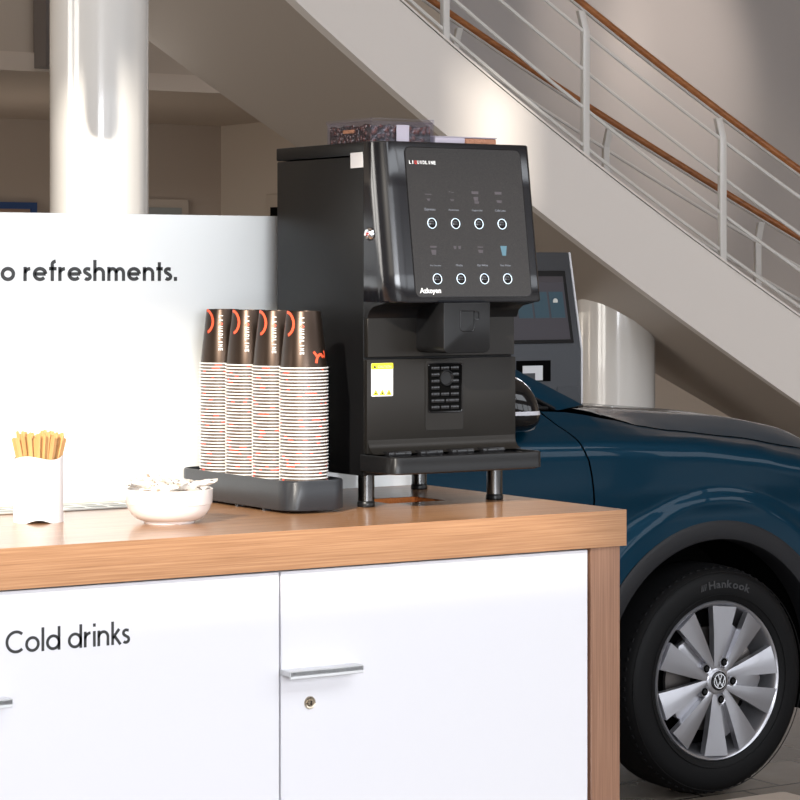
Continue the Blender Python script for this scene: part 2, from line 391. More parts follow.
for a in ((5.2, 6.66, 2.10, 2.155), (5.2, 6.66, 1.15, 1.20), (5.2, 5.25, 1.20, 2.10), (6.61, 6.66, 1.20, 2.10)): box(bm, a[0], a[1], 16.47, 16.55, a[2], a[3])
obj('frame', bm, 'blue_frame', nb)
bm = B(); box(bm, 5.25, 6.61, 16.50, 16.54, 1.20, 2.10); obj('poster', bm, 'poster', nb)
# pearly grey lining on the far wall
bm = B()
box(bm, 8.47, 17.99, 13.15, 13.2, .95, ZC-.1, .003, 1)
ln = struct('trim_2', bm, 'lining')

# ------------------------------------------------------------------ columns
def column(name, x, y, r, h, label):
    bm = B(); lathe(bm, [(0, 0), (r, 0), (r, h), (0, h)], 64, Matrix.Translation((x, y, 0)))
    return tag(obj(name, bm, 'column'), label, 'column')
column('column', 2.333, 6.60, .2085, ZC-.01, 'tall polished white round column behind the glass panel, lower part sunlit')

# ------------------------------------------------------------------ staircase (helical)
PH, KP, TI, ZB, ST, WD, HR = 30.0987, 6.7693, .63439, 1.71795, .5201, 1.4926, 1.43226
Z0 = 15.; R0 = (585-400)/F_PX*Z0
def plan(s, off=0.):
    n_ = max(1, int(abs(s)/.05)); ds = s/n_; R, Fd = R0, Z0; ss = 0
    for i in range(n_):
        a = math.radians(PH-KP*(ss+ds/2)); R += ds*math.cos(a); Fd += ds*math.sin(a); ss += ds
    a = math.radians(PH-KP*s); R += -math.sin(a)*off; Fd += math.cos(a)*off
    return CAM.x+R*cT+Fd*sT, CAM.y-R*sT+Fd*cT
def sp(s, off, dz): x, y = plan(s, off); return Vector((x, y, ZB-TI*s+dz))
S0, S1 = -7.0, 2.65
ss = [S0+(S1-S0)*i/72 for i in range(73)]
stc = thing('staircase', 'curved white staircase with steel railings and wooden handrails sweeping down behind the car', 'staircase', (*plan(2.6, .7), 0))
def stringer(off0, off1):
    bm = B(); rows = [[sp(s, o_, z_) for o_, z_ in ((off0, 0), (off0, ST), (off1, ST), (off1, 0), (off0, 0))] for s in ss]
    grid(bm, rows); bm.faces.new([bm.verts.new(q) for q in rows[0][:4]]); bm.faces.new([bm.verts.new(q) for q in rows[-1][:4]])
    return bm
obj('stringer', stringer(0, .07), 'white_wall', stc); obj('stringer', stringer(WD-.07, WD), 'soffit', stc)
def cap_strip(off):
    bm = B(); grid(bm, [[sp(s, off-.012, ST), sp(s, off-.012, ST+.015), sp(s, off+.082, ST+.015), sp(s, off+.082, ST)] for s in ss]); return bm
obj('stringer_cap', cap_strip(0), 'white_wall', stc)
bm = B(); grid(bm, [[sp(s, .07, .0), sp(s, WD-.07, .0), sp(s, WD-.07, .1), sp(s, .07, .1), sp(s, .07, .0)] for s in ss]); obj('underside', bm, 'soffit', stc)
bm = B(); k = 0
s = S0
while s < S1-.3:
    a, b_ = s, s+.28; zt = ZB-TI*b_+.34
    q = [plan(a, .07), plan(b_, .07), plan(b_, WD-.07), plan(a, WD-.07)]
    prism(bm, [(x, y, zt) for x, y in q], (0, 0, .04)); s += .28
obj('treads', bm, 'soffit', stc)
def px_of(v):
    d = v-CAM; Fd = d.x*sT+d.y*cT; return 400+F_PX*(d.x*cT-d.y*sT)/Fd
def find_s(px, off):
    a, b_ = -6., 2.6
    for _ in range(40):
        m_ = (a+b_)/2
        if px_of(sp(m_, off, .6)) < px: a = m_
        else: b_ = m_
    return a
ns = [find_s(446, .02), find_s(586, .02), find_s(723, .02)]; st_ = (ns[2]-ns[0])/2
fs = [find_s(605, WD-.02), find_s(757, WD-.02)]; st2 = fs[1]-fs[0]
near = [ns[0]-st_*k for k in (4, 3, 2, 1)]+ns+[ns[2]+st_]; far = [fs[0]-st2*k for k in (4, 3, 2, 1)]+fs+[fs[1]+st2*.8]
TOP = HR-ST
def post(s, off, sg):
    bm = B(); x, y = plan(s, off); zb = ZB-TI*s+ST-.12; a = math.radians(PH-KP*s)-TH
    d = Vector((math.cos(a), math.sin(a), 0)); nn = Vector((-math.sin(a), math.cos(a), 0))*sg; o_ = Vector((x, y, zb))
    h = TOP+.12-.05
    prof = [(0, 0), (0, h-.12), (.05, h)]; pts = []
    for q, z in prof: pts.append((q-.018, z))
    for q, z in prof[::-1]: pts.append((q+.018, z))
    prism(bm, [o_+nn*q+Vector((0, 0, z))-d*.022 for q, z in pts], d*.044, .003, 1)
    return obj('post', bm, 'rail_metal', stc)
for s in near: post(s, .03, 1)
for s in far: post(s, WD-.03, -1)
for off, sg, arr in ((.03, 1, near), (WD-.03, -1, far)):
    for h in (.07, .29, .51, .73):
        bm = B(); tube(bm, [sp(s, off, ST+h) for s in ss[:-1]], .0112, 8); obj('rail', bm, 'rail_metal', stc)
    bm = B(); tube(bm, [sp(s, off+.05*sg, HR-.032) for s in ss[:-1]], .01, 6, squash=(.016, .008)); obj('rail_support', bm, 'rail_metal', stc)
    bm = B(); tube(bm, [sp(s, off+.05*sg, HR) for s in ss[:-1]], .024, 12, squash=(.026, .023)); obj('handrail', bm, 'rail_wood', stc)

# short column under the stair: its top is cut to the slope of the underside
def soffit_z(x, y):
    best = None
    for i in range(0, 97):
        s = S0+(S1-S0)*i/96; px_, py_ = plan(s, .0); a = math.radians(PH-KP*s)-TH
        along = (x-px_)*math.cos(a)+(y-py_)*math.sin(a)
        if best is None or abs(along) < best[0]: best = (abs(along), ZB-TI*(s+along))
    return best[1]
ccx, ccy, cr = 7.30, 9.455, .2415
bm = B(); N = 64; lo, hi = [], []
for i in range(N+1):
    a = 2*PI*i/N; x, y = ccx+cr*math.cos(a), ccy+cr*math.sin(a); lo.append(Vector((x, y, 0))); hi.append(Vector((x, y, soffit_z(x, y)+.004)))
grid(bm, [lo, hi]); bm.faces.new([bm.verts.new(q) for q in hi[:-1]])
bmesh.ops.remove_doubles(bm, verts=bm.verts, dist=1e-4)
tag(obj('column', bm, 'column'), 'short fat white round column under the stairs, right of the grey kiosk', 'column')

# ------------------------------------------------------------------ counter
ct = thing('worktop', 'thick oak worktop of the drinks counter carrying the coffee machine', 'worktop', (-.9, .3, 1.122))
bm = B(); ox = (-2.2, 0.); oy = (0., .597); hx = (-.262, -.150); hy = (.300, .392)
def ringq(z, flip):
    o4 = [(ox[0], oy[0]), (ox[1], oy[0]), (ox[1], oy[1]), (ox[0], oy[1])]; i4 = [(hx[0], hy[0]), (hx[1], hy[0]), (hx[1], hy[1]), (hx[0], hy[1])]
    a = [bm.verts.new((x, y, z)) for x, y in o4]; b_ = [bm.verts.new((x, y, z)) for x, y in i4]
    for i in range(4): bm.faces.new((a[i], a[(i+1) % 4], b_[(i+1) % 4], b_[i]))
    return a, b_
t1, t2 = ringq(T, 0); b1, b2 = ringq(1.122, 1)
for i in range(4): bm.faces.new((t1[i], t1[(i+1) % 4], b1[(i+1) % 4], b1[i]))
obj('slab', bm, 'wood', ct, smooth=20); bm2 = B()
bm = B()
for a in ((hx[0], hx[0]+.002, *hy), (hx[1]-.002, hx[1], *hy), (*hx, hy[0], hy[0]+.002), (*hx, hy[1]-.002, hy[1])): box(bm, a[0], a[1], a[2], a[3], 1.122, T-.0006)
obj('cutout_lining', bm, 'wood_raw', ct)
PIT = .572; xL = -.6411
def cabinet(x0, label, handle=True, lock=False, letters=None, end=False):
    x1 = x0+PIT
    t_ = thing('cabinet', label, 'cabinet', ((x0+x1)/2, .3, 0))
    bm = B(); box(bm, x0+.001, x1-.001, .03, .56, .06, 1.121); obj('body', bm, 'carcass', t_)
    bm = B(); box(bm, x0+.001, x1-.001, .08, .54, 0, .06); obj('plinth', bm, 'carcass', t_)
    bm = B(); box(bm, x0+.0016, x1-.0016, .010, .029, .07, 1.1185, .001, 1); d = obj('door', bm, 'door', t_)
    if handle:
        bm = B(); box(bm, x0-.004+.004, x0+.128, -.020, .012, .9655, .9735, .001, 1); box(bm, x0+.0, x0+.128, -.020, -.017, .962, .9735, .0008, 1); obj('handle', bm, 'alu', d)
    if lock:
        lk = B(); mx = Matrix.Translation((-.590, .010, .920)) @ Matrix.Rotation(PI/2, 4, 'X')
        lathe(lk, [(0, .004), (.0045, .004), (.0055, .0022), (.0062, .0022), (.0085, .003), (.0098, .0012), (.0098, 0)], 28, mx); lo_ = obj('lock', lk, 'brass', d)
        bm = B(); box(bm, -.5906, -.5894, .0052, .0062, .9168, .9232); obj('keyhole', bm, 'dark', lo_)
    if letters: letters(d)
    return t_
def cold(d):
    bm = B(); sign(bm, 'Cold drinks', -1.083, -.890, 1.0315, .0222, .185, .0100, gap=.13, space=.40); obj('lettering', bm, 'ink', d)
cabinet(xL, 'white cabinet at the right end of the counter, with a round lock below its handle', True, True)
cabinet(xL-PIT, 'white cabinet with the lettering Cold drinks on its door', True, False, cold)
cabinet(xL-2*PIT, 'white cabinet left of the one lettered Cold drinks', True)
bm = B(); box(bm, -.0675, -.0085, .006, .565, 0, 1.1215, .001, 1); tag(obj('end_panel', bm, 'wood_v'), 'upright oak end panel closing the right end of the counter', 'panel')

# glass back panel
bm = B(); box(bm, -2.2, 0.0, .5985, .6095, 0, 1.661, .0015, 2); gp = tag(obj('glass_panel', bm, 'panel'), 'white glass back panel lettered refreshments, standing behind the counter', 'glass panel')
bm = B(); sign(bm, 'o', -.8255, -.7990, 1.5483, .0235, .26, .5984); sign(bm, 'refreshments.', -.785, -.4985, 1.5483, .0235, .25, .5984, gap=.11); obj('lettering', bm, 'ink', gp)
# strip lying at the foot of the panel
vs = thing('grille_strip', 'flat pale metal grille strip lying on the worktop along the glass panel', 'grille', (-1.0, .51, T))
bm = B(); box(bm, -1.5, -.60, .462, .545, T+.0003, T+.003, .0008, 1); obj('plate', bm, 'vent_light', vs)
bm = B()
for i in range(22):
    x = -1.48+i*.04
    for y in (.475, .512): box(bm, x, x+.027, y, y+.022, T+.003, T+.0034)
obj('slot_pattern', bm, 'vent_dark', vs)

# ------------------------------------------------------------------ coffee machine
XL, XR, YF, YR, ZBt, ZT = -.340, -.0445, .245, .5355, 1.231, 1.775
cm = thing('coffee_machine', 'tall black bean-to-cup coffee machine with a lit selection panel on the worktop', 'coffee machine', (-.19, .39, T))
bm = B(); box(bm, XL, XR, YF+.012, YR, ZBt, 1.752, .0025, 2); obj('body', bm, 'black_metal', cm)
bm = B(); box(bm, XL-.0008, XR+.0008, YF-.002, YR+.001, 1.7535, ZT, .002, 2); obj('top_cover', bm, 'black_metal', cm)
bm = B(); box(bm, XL, XR, YF, YF+.012, 1.268, 1.421, .0012, 2)
lp = obj('lower_panel', bm, 'black_brushed', cm)
bm = B(); grid(bm, [[(x, YF-.022*(1-math.cos(t_)), 1.290-.022*math.sin(t_)) for t_ in [PI/2*i/6 for i in range(7)]]+[(x, YF+.004, 1.268), (x, YF+.004, 1.290), (x, YF, 1.290)] for x in (XL+.002, XR-.002)]); obj('panel_foot', bm, 'black_brushed', cm)
bm = B(); box(bm, XL+.0015, XR-.0015, YF+.0015, YF+.012, 1.4245, 1.52, .001, 1); obj('upper_panel', bm, 'black_brushed', cm)
# head: leaning front, rounded left and right corners
def head_outline(z, yf, xl=XL-.001, xr=-.0405, r=.037, rr=.008):
    pts = [(xl, YF+.009, z)]
    for i in range(9):
        a = PI+PI/2*i/8; pts.append((xl+r+r*math.cos(a), yf+r+r*math.sin(a), z))
    for i in range(5):
        a = 1.5*PI+PI/2*i/4; pts.append((xr-rr+rr*math.cos(a), yf+rr+rr*math.sin(a), z))
    pts.append((xr, YF+.009, z)); return [Vector(q) for q in pts]
def yhead(z): return .175+(z-1.514)*(.212-.175)/(1.775-1.514)
bm = B(); zs = [1.514, 1.5165, 1.56, 1.62, 1.70, 1.7735, 1.7752]
rows = []
for z in zs:
    e = .0018 if z in (zs[0], zs[-1]) else 0
    rows.append(head_outline(z, yhead(z)+e, XL-.001+e, -.0405-e))
for r_ in rows: r_.append(r_[0])
grid(bm, rows); bm.faces.new([bm.verts.new(q) for q in rows[0][:-1]]); bm.faces.new([bm.verts.new(q) for q in rows[-1][:-1]])
bmesh.ops.remove_doubles(bm, verts=bm.verts, dist=1e-5)
hd = obj('door_head', bm, 'black_satin', cm, smooth=50)
# underside transition under the head
bm = B(); pts = [(XL+.001, .19, 1.514), (XL+.001, .205, 1.511), (XL+.001, .228, 1.507), (XL+.001, .24, 1.500), (XL+.001, .246, 1.488), (XL+.001, .262, 1.488), (XL+.001, .262, 1.514)]
prism(bm, pts, (XR-XL+.002, 0, 0)); obj('head_underside', bm, 'black_plastic', cm)
# a frame on the leaning face: u along x, v up the slope
vdir = Vector((0, .212-.175, 1.775-1.514)).normalized(); nrm = Vector((0, -vdir.z, vdir.y))
def face(x, z, lift=0.): return Vector((x, yhead(z), z)) + nrm*lift
def place(bm, o_, ex=Vector((1, 0, 0)), ey=vdir, ez=nrm):
    for v in bm.verts: v.co = o_+ex*v.co.x+ey*v.co.y+ez*v.co.z
    return bm
w_, h_ = .2285, .2445; cen = face(-.1763, 1.6443)
bm = B(); prism(bm, [cen+Vector((1, 0, 0))*a+vdir*b_ for a, b_ in rrect(w_+.003, h_+.003, .0105, 6)], nrm*.0006); obj('display_seam', bm, 'black_gloss', hd)
bm = B(); prism(bm, [cen+Vector((1, 0, 0))*a+vdir*b_ for a, b_ in rrect(w_, h_, .009, 6)], nrm*.0012); dp = obj('display', bm, 'display', hd)
lift = .0014
names1 = ['Espresso', 'Americano', 'Cappuccino', 'Caffe Latte']; names2 = ['Hot Chocolate', 'Mocha', 'Flat White', 'Hot Water']
for row, (zb_, zl, zi, x0, nm) in enumerate(((1.6422, 1.6630, 1.6865, -.2493, names1), (1.5519, 1.5725, 1.598, -.2471, names2))):
    for i in range(4):
        x = x0+i*.0464; o_ = face(x, zb_, .0012)
        mx = Matrix((( 1, 0, 0, o_.x), (0, vdir.y, nrm.y, o_.y), (0, vdir.z, nrm.z, o_.z), (0, 0, 0, 1)))
        bm = B(); lathe(bm, [(.0064, 0), (.0062, .0012), (.004, .0026), (0, .003)], 24, mx); bt = obj('button', bm, 'black_gloss', hd)
        bm = B(); lathe(bm, [(.0088, 0), (.0086, .0008), (.0079, .0008), (.0078, 0)], 32, mx); obj('light_ring', bm, 'ring_led', bt)
        wd = .021 if len(nm[i]) > 6 else .013
        bm = fit_text(nm[i], wd, depth=.0002); obj('drink_name', place(bm, face(x-wd/2-.0015, zl, lift)), 'grey_text', hd)
        bm = B(); xi = x-.003
        kind = (row*4+i)
        def chip(w, h, dx, dz, taper=.8):
            prism(bm, [face(xi+dx-w/2*taper, zi+dz-h/2, .0012), face(xi+dx+w/2*taper, zi+dz-h/2, .0012), face(xi+dx+w/2, zi+dz+h/2, .0012), face(xi+dx-w/2, zi+dz+h/2, .0012)], nrm*.0003)
        if kind == 0: chip(.013, .0015, 0, .003, 1); chip(.008, .004, 0, -.006, .3)
        elif kind == 1: chip(.003, .0014, -.004, .008, 1); chip(.005, .0014, .002, .007, 1); chip(.009, .003, 0, -.006, .5)
        elif kind == 2: chip(.014, .0045, 0, .007, .95); chip(.010, .006, .001, -.003, .8); chip(.009, .004, .002, -.009, .9)
        elif kind == 3: chip(.014, .0045, 0, .007, .95); chip(.011, .0045, .001, -.007, .8)
        elif kind == 7: chip(.013, .016, 0, 0, .55)
        elif kind == 4: chip(.014, .003, 0, .006, .8); chip(.010, .008, 0, -.003, .8)
        elif kind == 5: chip(.006, .005, -.004, .005, .6); chip(.006, .005, .005, .005, .6)
        else: chip(.012, .002, 0, .006, .8); chip(.010, .005, 0, -.001, .8)
        obj('drink_icon', bm, 'icon_blue' if kind == 7 else 'icon', hd)
bm, bq = wordmark(.0053, .0056, .72, .012)
obj('brand_lettering', place(bm, face(-.2853, 1.7385, lift)), 'white_text', hd); obj('brand_letter', place(bq, face(-.2853, 1.7385, lift)), 'red', hd)
bm = fit_text('Azkoyen', .0405, bold=.016, depth=.0002); obj('brand_lettering', place(bm, face(-.2828, 1.5292, lift)), 'white_text', hd)
# lock on the side of the head, small plain label
bm = B(); mx = Matrix.Translation((XL-.001, .2336, 1.6247)) @ Matrix.Rotation(-PI/2, 4, 'Y')
lathe(bm, [(0, .003), (.004, .003), (.0045, .006), (.0075, .007), (.0105, .004), (.011, 0)], 28, mx); lk = obj('lock', bm, 'chrome', hd)
bm = B(); box(bm, XL-.0048, XL-.0040, .2326, .2346, 1.6205, 1.6285); obj('keyhole', bm, 'red', lk)
bm = B(); prism(bm, [(XL-.0009, .2955, 1.758), (XL-.0009, .2575, 1.7585), (XL-.0009, .2565, 1.7335), (XL-.0009, .2945, 1.733)], (.0008, 0, 0)); obj('label', bm, 'paper', cm)
# spout cover
nx0, nx1, ny, nz0, nz1 = -.2440, -.1525, .165, 1.4315, 1.5135
bm = B(); ol = []
def corner(cx, cz, r, a, b_, n_=6): return [(cx+r*math.cos(math.radians(a+(b_-a)*i/n_)), cz+r*math.sin(math.radians(a+(b_-a)*i/n_))) for i in range(n_+1)]
ol = [(nx0, nz1), (nx0, nz0+.01)]+corner(nx0+.01, nz0+.01, .01, 180, 270)[1:]+corner(nx1-.012, nz0+.012, .012, 270, 360)+[(nx1, nz1)]
prism(bm, [(x, ny, z) for x, z in ol], (0, .085, 0), .0022, 2); sc2 = obj('spout_cover', bm, 'black_plastic', cm)
def groove(pts, r_, par, m='black_gloss'):
    bm = B(); tube(bm, pts, r_, 6); return obj('cup_emblem', bm, m, par)
mug = [(-.2120, 1.5000), (-.2120, 1.4720)]+corner(-.2070, 1.4720, .005, 180, 270, 4)+corner(-.1900, 1.4720, .005, 270, 360, 4)+[(-.1850, 1.5000), (-.2120, 1.5000)]
groove([(x, ny-.0002, z) for x, z in mug], .0007, sc2)
groove([(x, ny-.0002, z) for x, z in [(-.1850, 1.4985), (-.1775, 1.4985), (-.1755, 1.4965), (-.1755, 1.4875), (-.1775, 1.4855), (-.1850, 1.4855)]], .0007, sc2)
# cup sensor grille on the lower panel
vc = (-.1898, 1.3597); bm = B()
prism(bm, [(vc[0]+a, YF-.0012, vc[1]+b_) for a, b_ in rrect(.0757, .1143, .005, 4)], (0, .0012, 0)); vp = obj('vent_plate', bm, 'black_brushed', cm)
gc = (-.1888, 1.3722); gw, gh = .0658, .0800; bm = B()
prism(bm, [(gc[0]+a, YF-.0020, gc[1]+b_) for a, b_ in rrect(gw, gh, .003, 4)], (0, .0012, 0)); obj('vent_recess', bm, 'dark', vp)
bm = B(); ol = [(gc[0]+a, gc[1]+b_) for a, b_ in rrect(gw, gh, .003, 4)]; ol.append(ol[0]); tube(bm, [(x, YF-.0022, z) for x, z in ol], .0011, 6); obj('vent_rim', bm, 'black_gloss', vp)
bm = B(); hc = (gc[0]+.001, gc[1]+.0165)
for rI in range(7):
    z = gc[1]+gh/2-.0075-rI*.0108
    nB = 2 if rI == 5 else 3; step = (gw-.008)/nB
    for cI in range(nB):
        xa = gc[0]-gw/2+.004+cI*step
        if 1 <= rI <= 3 and cI == 1: continue
        x1 = xa+step-.003
        box(bm, xa, x1, YF-.0048, YF-.0018, z-.0030, z+.0030, .0009, 2)
obj('vent_bars', bm, 'black_gloss', vp)
bm = B(); mx = Matrix.Translation((hc[0], YF-.0018, hc[1])) @ Matrix.Rotation(PI/2, 4, 'X'); lathe(bm, [(0, .0015), (.0105, .0018), (.0118, .004), (.0128, .004), (.0134, 0)], 28, mx); obj('sensor_ring', bm, 'black_plastic', vp)
# caution sticker
bm = B(); sx0, sx1, sz0, sz1 = -.3325, -.2905, 1.3610, 1.4150
prism(bm, [((sx0+sx1)/2+a, YF-.0005, (sz0+sz1)/2+b_) for a, b_ in rrect(sx1-sx0, sz1-sz0, .002, 4)], (0, .0006, 0)); stk = obj('caution_sticker', bm, 'paper', cm)
bm = B(); prism(bm, [((sx0+sx1)/2+a, YF-.0008, 1.4100+b_) for a, b_ in rrect(sx1-sx0, .0098, .002, 4)], (0, .0003, 0)); obj('sticker_header', bm, 'yellow', stk)
bm = fit_text('CAUTION', .026, bold=.02, depth=.0002); place(bm, Vector((sx0+.0125, YF-.0009, 1.4072)), Vector((1, 0, 0)), Vector((0, 0, 1)), Vector((0, -1, 0))); obj('sticker_text', bm, 'brass', stk)
bm = B(); prism(bm, [(sx0+.0035, YF-.0009, 1.4070), (sx0+.0095, YF-.0009, 1.4070), (sx0+.0065, YF-.0009, 1.4125)], (0, .0002, 0)); obj('warning_symbol', bm, 'ink', stk)
bm = B(); random.seed(4)
for i, z in enumerate((1.4005, 1.3965, 1.3930, 1.3880, 1.3840, 1.3800, 1.3765)):
    x = sx0+.003
    while x < sx1-.006:
        L_ = random.uniform(.003, .006); box(bm, x, min(x+L_, sx1-.003), YF-.0007, YF-.0005, z-.0005, z+.0004); x += L_+.0015
obj('sticker_lines', bm, 'vent_dark', stk)
for i in range(3):
    x = sx0+.0085+i*.0127; bm = B(); prism(bm, [(x-.0055, YF-.0008, 1.3630), (x+.0055, YF-.0008, 1.3630), (x, YF-.0008, 1.3722)], (0, .0003, 0)); tr_ = obj('warning_symbol', bm, 'yellow', stk)
    bm = B(); lathe(bm, [(0, .0002), (.0017, .0002), (.0017, 0)], 10, Matrix.Translation((x, YF-.0008, 1.3660)) @ Matrix.Rotation(PI/2, 4, 'X')); obj('symbol_mark', bm, 'ink', tr_)
# drip tray
tx0, tx1, ty = -.3475, -.0500, .1585
def tray_ol(z, e=0., y1=YF+.01):
    r = .022; pts = [(tx0+e+.0, y1, z)]
    for i in range(7): a = PI+PI/2*i/6; pts.append((tx0+e+r+r*math.cos(a), ty+e+r+r*math.sin(a), z))
    r = .012
    for i in range(7): a = 1.5*PI+PI/2*i/6; pts.append((tx1-e-r+r*math.cos(a), ty+e+r+r*math.sin(a), z))
    pts.append((tx1-e, y1, z)); return [Vector(q) for q in pts]
bm = B(); rows = [tray_ol(1.2385, .006), tray_ol(1.2410, .0), tray_ol(1.2655, .0), tray_ol(1.2672, .0015), tray_ol(1.2672, .006), tray_ol(1.2610, .007)]
for r_ in rows: r_.append(r_[0])
grid(bm, rows); bm.faces.new([bm.verts.new(q) for q in rows[0][:-1]]); bm.faces.new([bm.verts.new(q) for q in rows[-1][:-1]])
bmesh.ops.remove_doubles(bm, verts=bm.verts, dist=1e-5); dt = obj('drip_tray', bm, 'black_plastic', cm, smooth=50)
bm = B(); box(bm, tx0+.012, tx1-.012, ty+.012, YF-.004, 1.2612, 1.2640, .001, 1)
for i in range(14): box(bm, tx0+.022+i*.0187, tx0+.022+i*.0187+.011, ty+.02, YF-.018, 1.2640, 1.2652)
for i in range(4): box(bm, tx0+.03+i*.062, tx0+.03+i*.062+.045, YF-.030, YF-.006, 1.2640, 1.2720, .002, 2)
obj('drip_grille', bm, 'black_gloss', dt)
for x, y in ((-.3262, .270), (-.0705, .270), (-.0610, .515), (-.3262, .515)):
    bm = B(); mx = Matrix.Translation((x, y, 0)); lathe(bm, [(0, T+.010), (.0135, T+.010), (.0135, 1.2325), (0, 1.2325)], 28, mx); lg = obj('leg', bm, 'leg', cm)
    bm = B(); lathe(bm, [(0, T+.0002), (.0142, T+.0002), (.0147, T+.002), (.0147, T+.007), (.0135, T+.0095), (0, T+.0095)], 28, mx); obj('foot', bm, 'black_plastic', lg)
# bean hopper + powder canister on the roof
hx0, hx1, hy0, hy1, hz0, hz1 = -.3106, -.1884, .28, .418, ZT, 1.8165
hp = thing('bean_hopper', 'clear box of roasted coffee beans on top of the coffee machine', 'bean hopper', ((hx0+hx1)/2, (hy0+hy1)/2, ZT+.0005))
bm = B()
for a in ((hx0, hx1, hy0, hy0+.002), (hx0, hx1, hy1-.002, hy1), (hx0, hx0+.002, hy0+.002, hy1-.002), (hx1-.002, hx1, hy0+.002, hy1-.002)): box(bm, a[0], a[1], a[2], a[3], hz0+.0005, hz1-.005)
obj('box', bm, 'clear', hp)
bm = B(); box(bm, hx0-.001, hx1+.001, hy0-.001, hy1+.001, hz1-.006, hz1-.0035, .0008, 1); box(bm, hx0-.0016, hx0+.001, hy0-.001, hy1+.001, hz1-.0062, hz1, .0004, 1); box(bm, hx0-.001, hx1+.001, hy0-.0016, hy0+.001, hz1-.0028, hz1, .0004, 1); box(bm, hx1-.001, hx1+.0016, hy0-.0016, hy1, hz0+.001, hz1, .0004, 1); obj('lid', bm, 'clear', hp)
bm = B(); random.seed(9); nx_, ny_ = 20, 18; rows = []
for j in range(ny_+1):
    rows.append([Vector((hx0+.0035+(hx1-hx0-.007)*i/nx_, hy0+.0035+(hy1-hy0-.007)*j/ny_, 1.8045+random.uniform(-.003, .003))) for i in range(nx_+1)])
top = rows; grid(bm, top)
edge = [top[0][i] for i in range(nx_+1)]+[top[j][nx_] for j in range(1, ny_+1)]+[top[ny_][i] for i in range(nx_-1, -1, -1)]+[top[j][0] for j in range(ny_-1, -1, -1)]
grid(bm, [edge, [Vector((q.x, q.y, hz0+.001)) for q in edge]]); bns = obj('coffee_beans', bm, 'beans', hp); bns['kind'] = 'stuff'
bm = B(); box(bm, -.2620, -.2370, hy0-.0022, hy0-.0004, hz0+.001, 1.806, .0006, 1); obj('sight_strip', bm, 'powder_pale', hp)
bm = B(); box(bm, hx0-.0022, hx0-.0004, .33, .365, 1.793, 1.799, .0006, 1); obj('latch', bm, 'powder', hp)
pc = thing('powder_canister', 'low lidded canister of brown powder beside the bean hopper, top of the machine', 'canister', (-.12, .34, ZT+.0005))
bm = B(); box(bm, -.181, -.120, .285, .40, ZT+.0005, 1.7895, .002, 2); obj('clear_half', bm, 'powder_pale', pc)
bm = B(); box(bm, -.1195, -.0560, .285, .40, ZT+.0005, 1.7880, .002, 2); obj('powder_half', bm, 'powder', pc)
bm = B(); box(bm, -.182, -.0550, .284, .401, 1.7883, 1.7905, .0008, 1); obj('lid', bm, 'powder_pale', pc)

# small metal bits lying between machine and cup stand
for i, (x0, y0, x1, y1, lb) in enumerate(((-.375, .47, -.335, .50, 'thin steel clip lying left of the machine, the one nearer the glass panel'), (-.372, .425, -.342, .44, 'thin steel clip lying left of the machine, the one nearer the front'))):
    bm = B(); tube(bm, [(x0, y0, T+.003), (x1, y1, T+.003)], .002, 8, squash=(.004, .002)); tag(obj('clip', bm, 'chrome'), lb, 'clip', 'steel clips behind the cup stand')

# ------------------------------------------------------------------ cup stand and cups
sx = -.450; sw = .0575; sy0, sy1 = .2095, .592-.005
stand = thing('cup_stand', 'dark grey plastic cup stand with four wells beside the coffee machine', 'cup stand', (sx, .4, T))
def stand_ol(z, e=0.):
    out = []; r = .036
    for cx, cy, a in ((sx+sw-r-e, sy0+r+e, -90), (sx+sw-r-e, sy1-r-e, 0), (sx-sw+r+e, sy1-r-e, 90), (sx-sw+r+e, sy0+r+e, 180)):
        for i in range(9): t_ = math.radians(a+90*i/8); out.append(Vector((cx+r*math.cos(t_), cy+r*math.sin(t_), z)))
    return out
bm = B(); rows = [stand_ol(T+.005, .001), stand_ol(T+.0065), stand_ol(T+.050), stand_ol(T+.0525, .0015), stand_ol(T+.0525, .004), stand_ol(T+.042, .005)]
for r_ in rows: r_.append(r_[0])
grid(bm, rows); bm.faces.new([bm.verts.new(q) for q in rows[0][:-1]]); bm.faces.new([bm.verts.new(q) for q in rows[-1][:-1]])
bmesh.ops.remove_doubles(bm, verts=bm.verts, dist=1e-5); obj('base', bm, 'tray', stand)
for y in (.262, .35, .4385, .527):
    for x in (sx-.045, sx+.045):
        bm = B(); box(bm, x-.006, x+.006, y-.004+.04, y+.004+.04, T, T+.0055); obj('foot', bm, 'tray', stand)
RIM, BASE, HC, PITCH, NC = .0395, .0275, .092, .00532, 36
def cone_r(z): return .0378+(BASE-.0378)*z/HC
AZ = math.atan2(-3.58, -2.14)
def wrap(bm, az, zt, vertical=True, lift=.00025):
    """bend a flat decal (x right, y up, z out) on to the cup, centred at azimuth az"""
    for v in bm.verts:
        z = zt+v.co.y; r_ = cone_r(z)+lift+v.co.z; a = az+v.co.x/r_
        v.co = Vector((r_*math.cos(a), r_*math.sin(a), z))
    return bm
cup_bm = B(); lathe(cup_bm, [(.0378, .0015), (BASE, HC-.001), (BASE-.0005, HC), (BASE-.0022, HC), (BASE-.003, HC-.004), (0, HC-.004)], 32)
cup_me = obj('body', cup_bm, 'cup_fleck'); me_body = cup_me.data; bpy.data.objects.remove(cup_me)
cb2 = B(); lathe(cb2, [(.0378, .0015), (BASE, HC-.001), (BASE-.0005, HC), (BASE-.0022, HC), (BASE-.003, HC-.004), (0, HC-.004)], 48)
o_ = obj('body', cb2, 'cup'); me_top = o_.data; bpy.data.objects.remove(o_)
rb = B(); prof = [(.0384+.0010*math.cos(a)*1.0, .0014+.0011*math.sin(a)) for a in [2*PI*i/8 for i in range(9)]]; lathe(rb, [(r_+.0005, z) for r_, z in prof], 32)
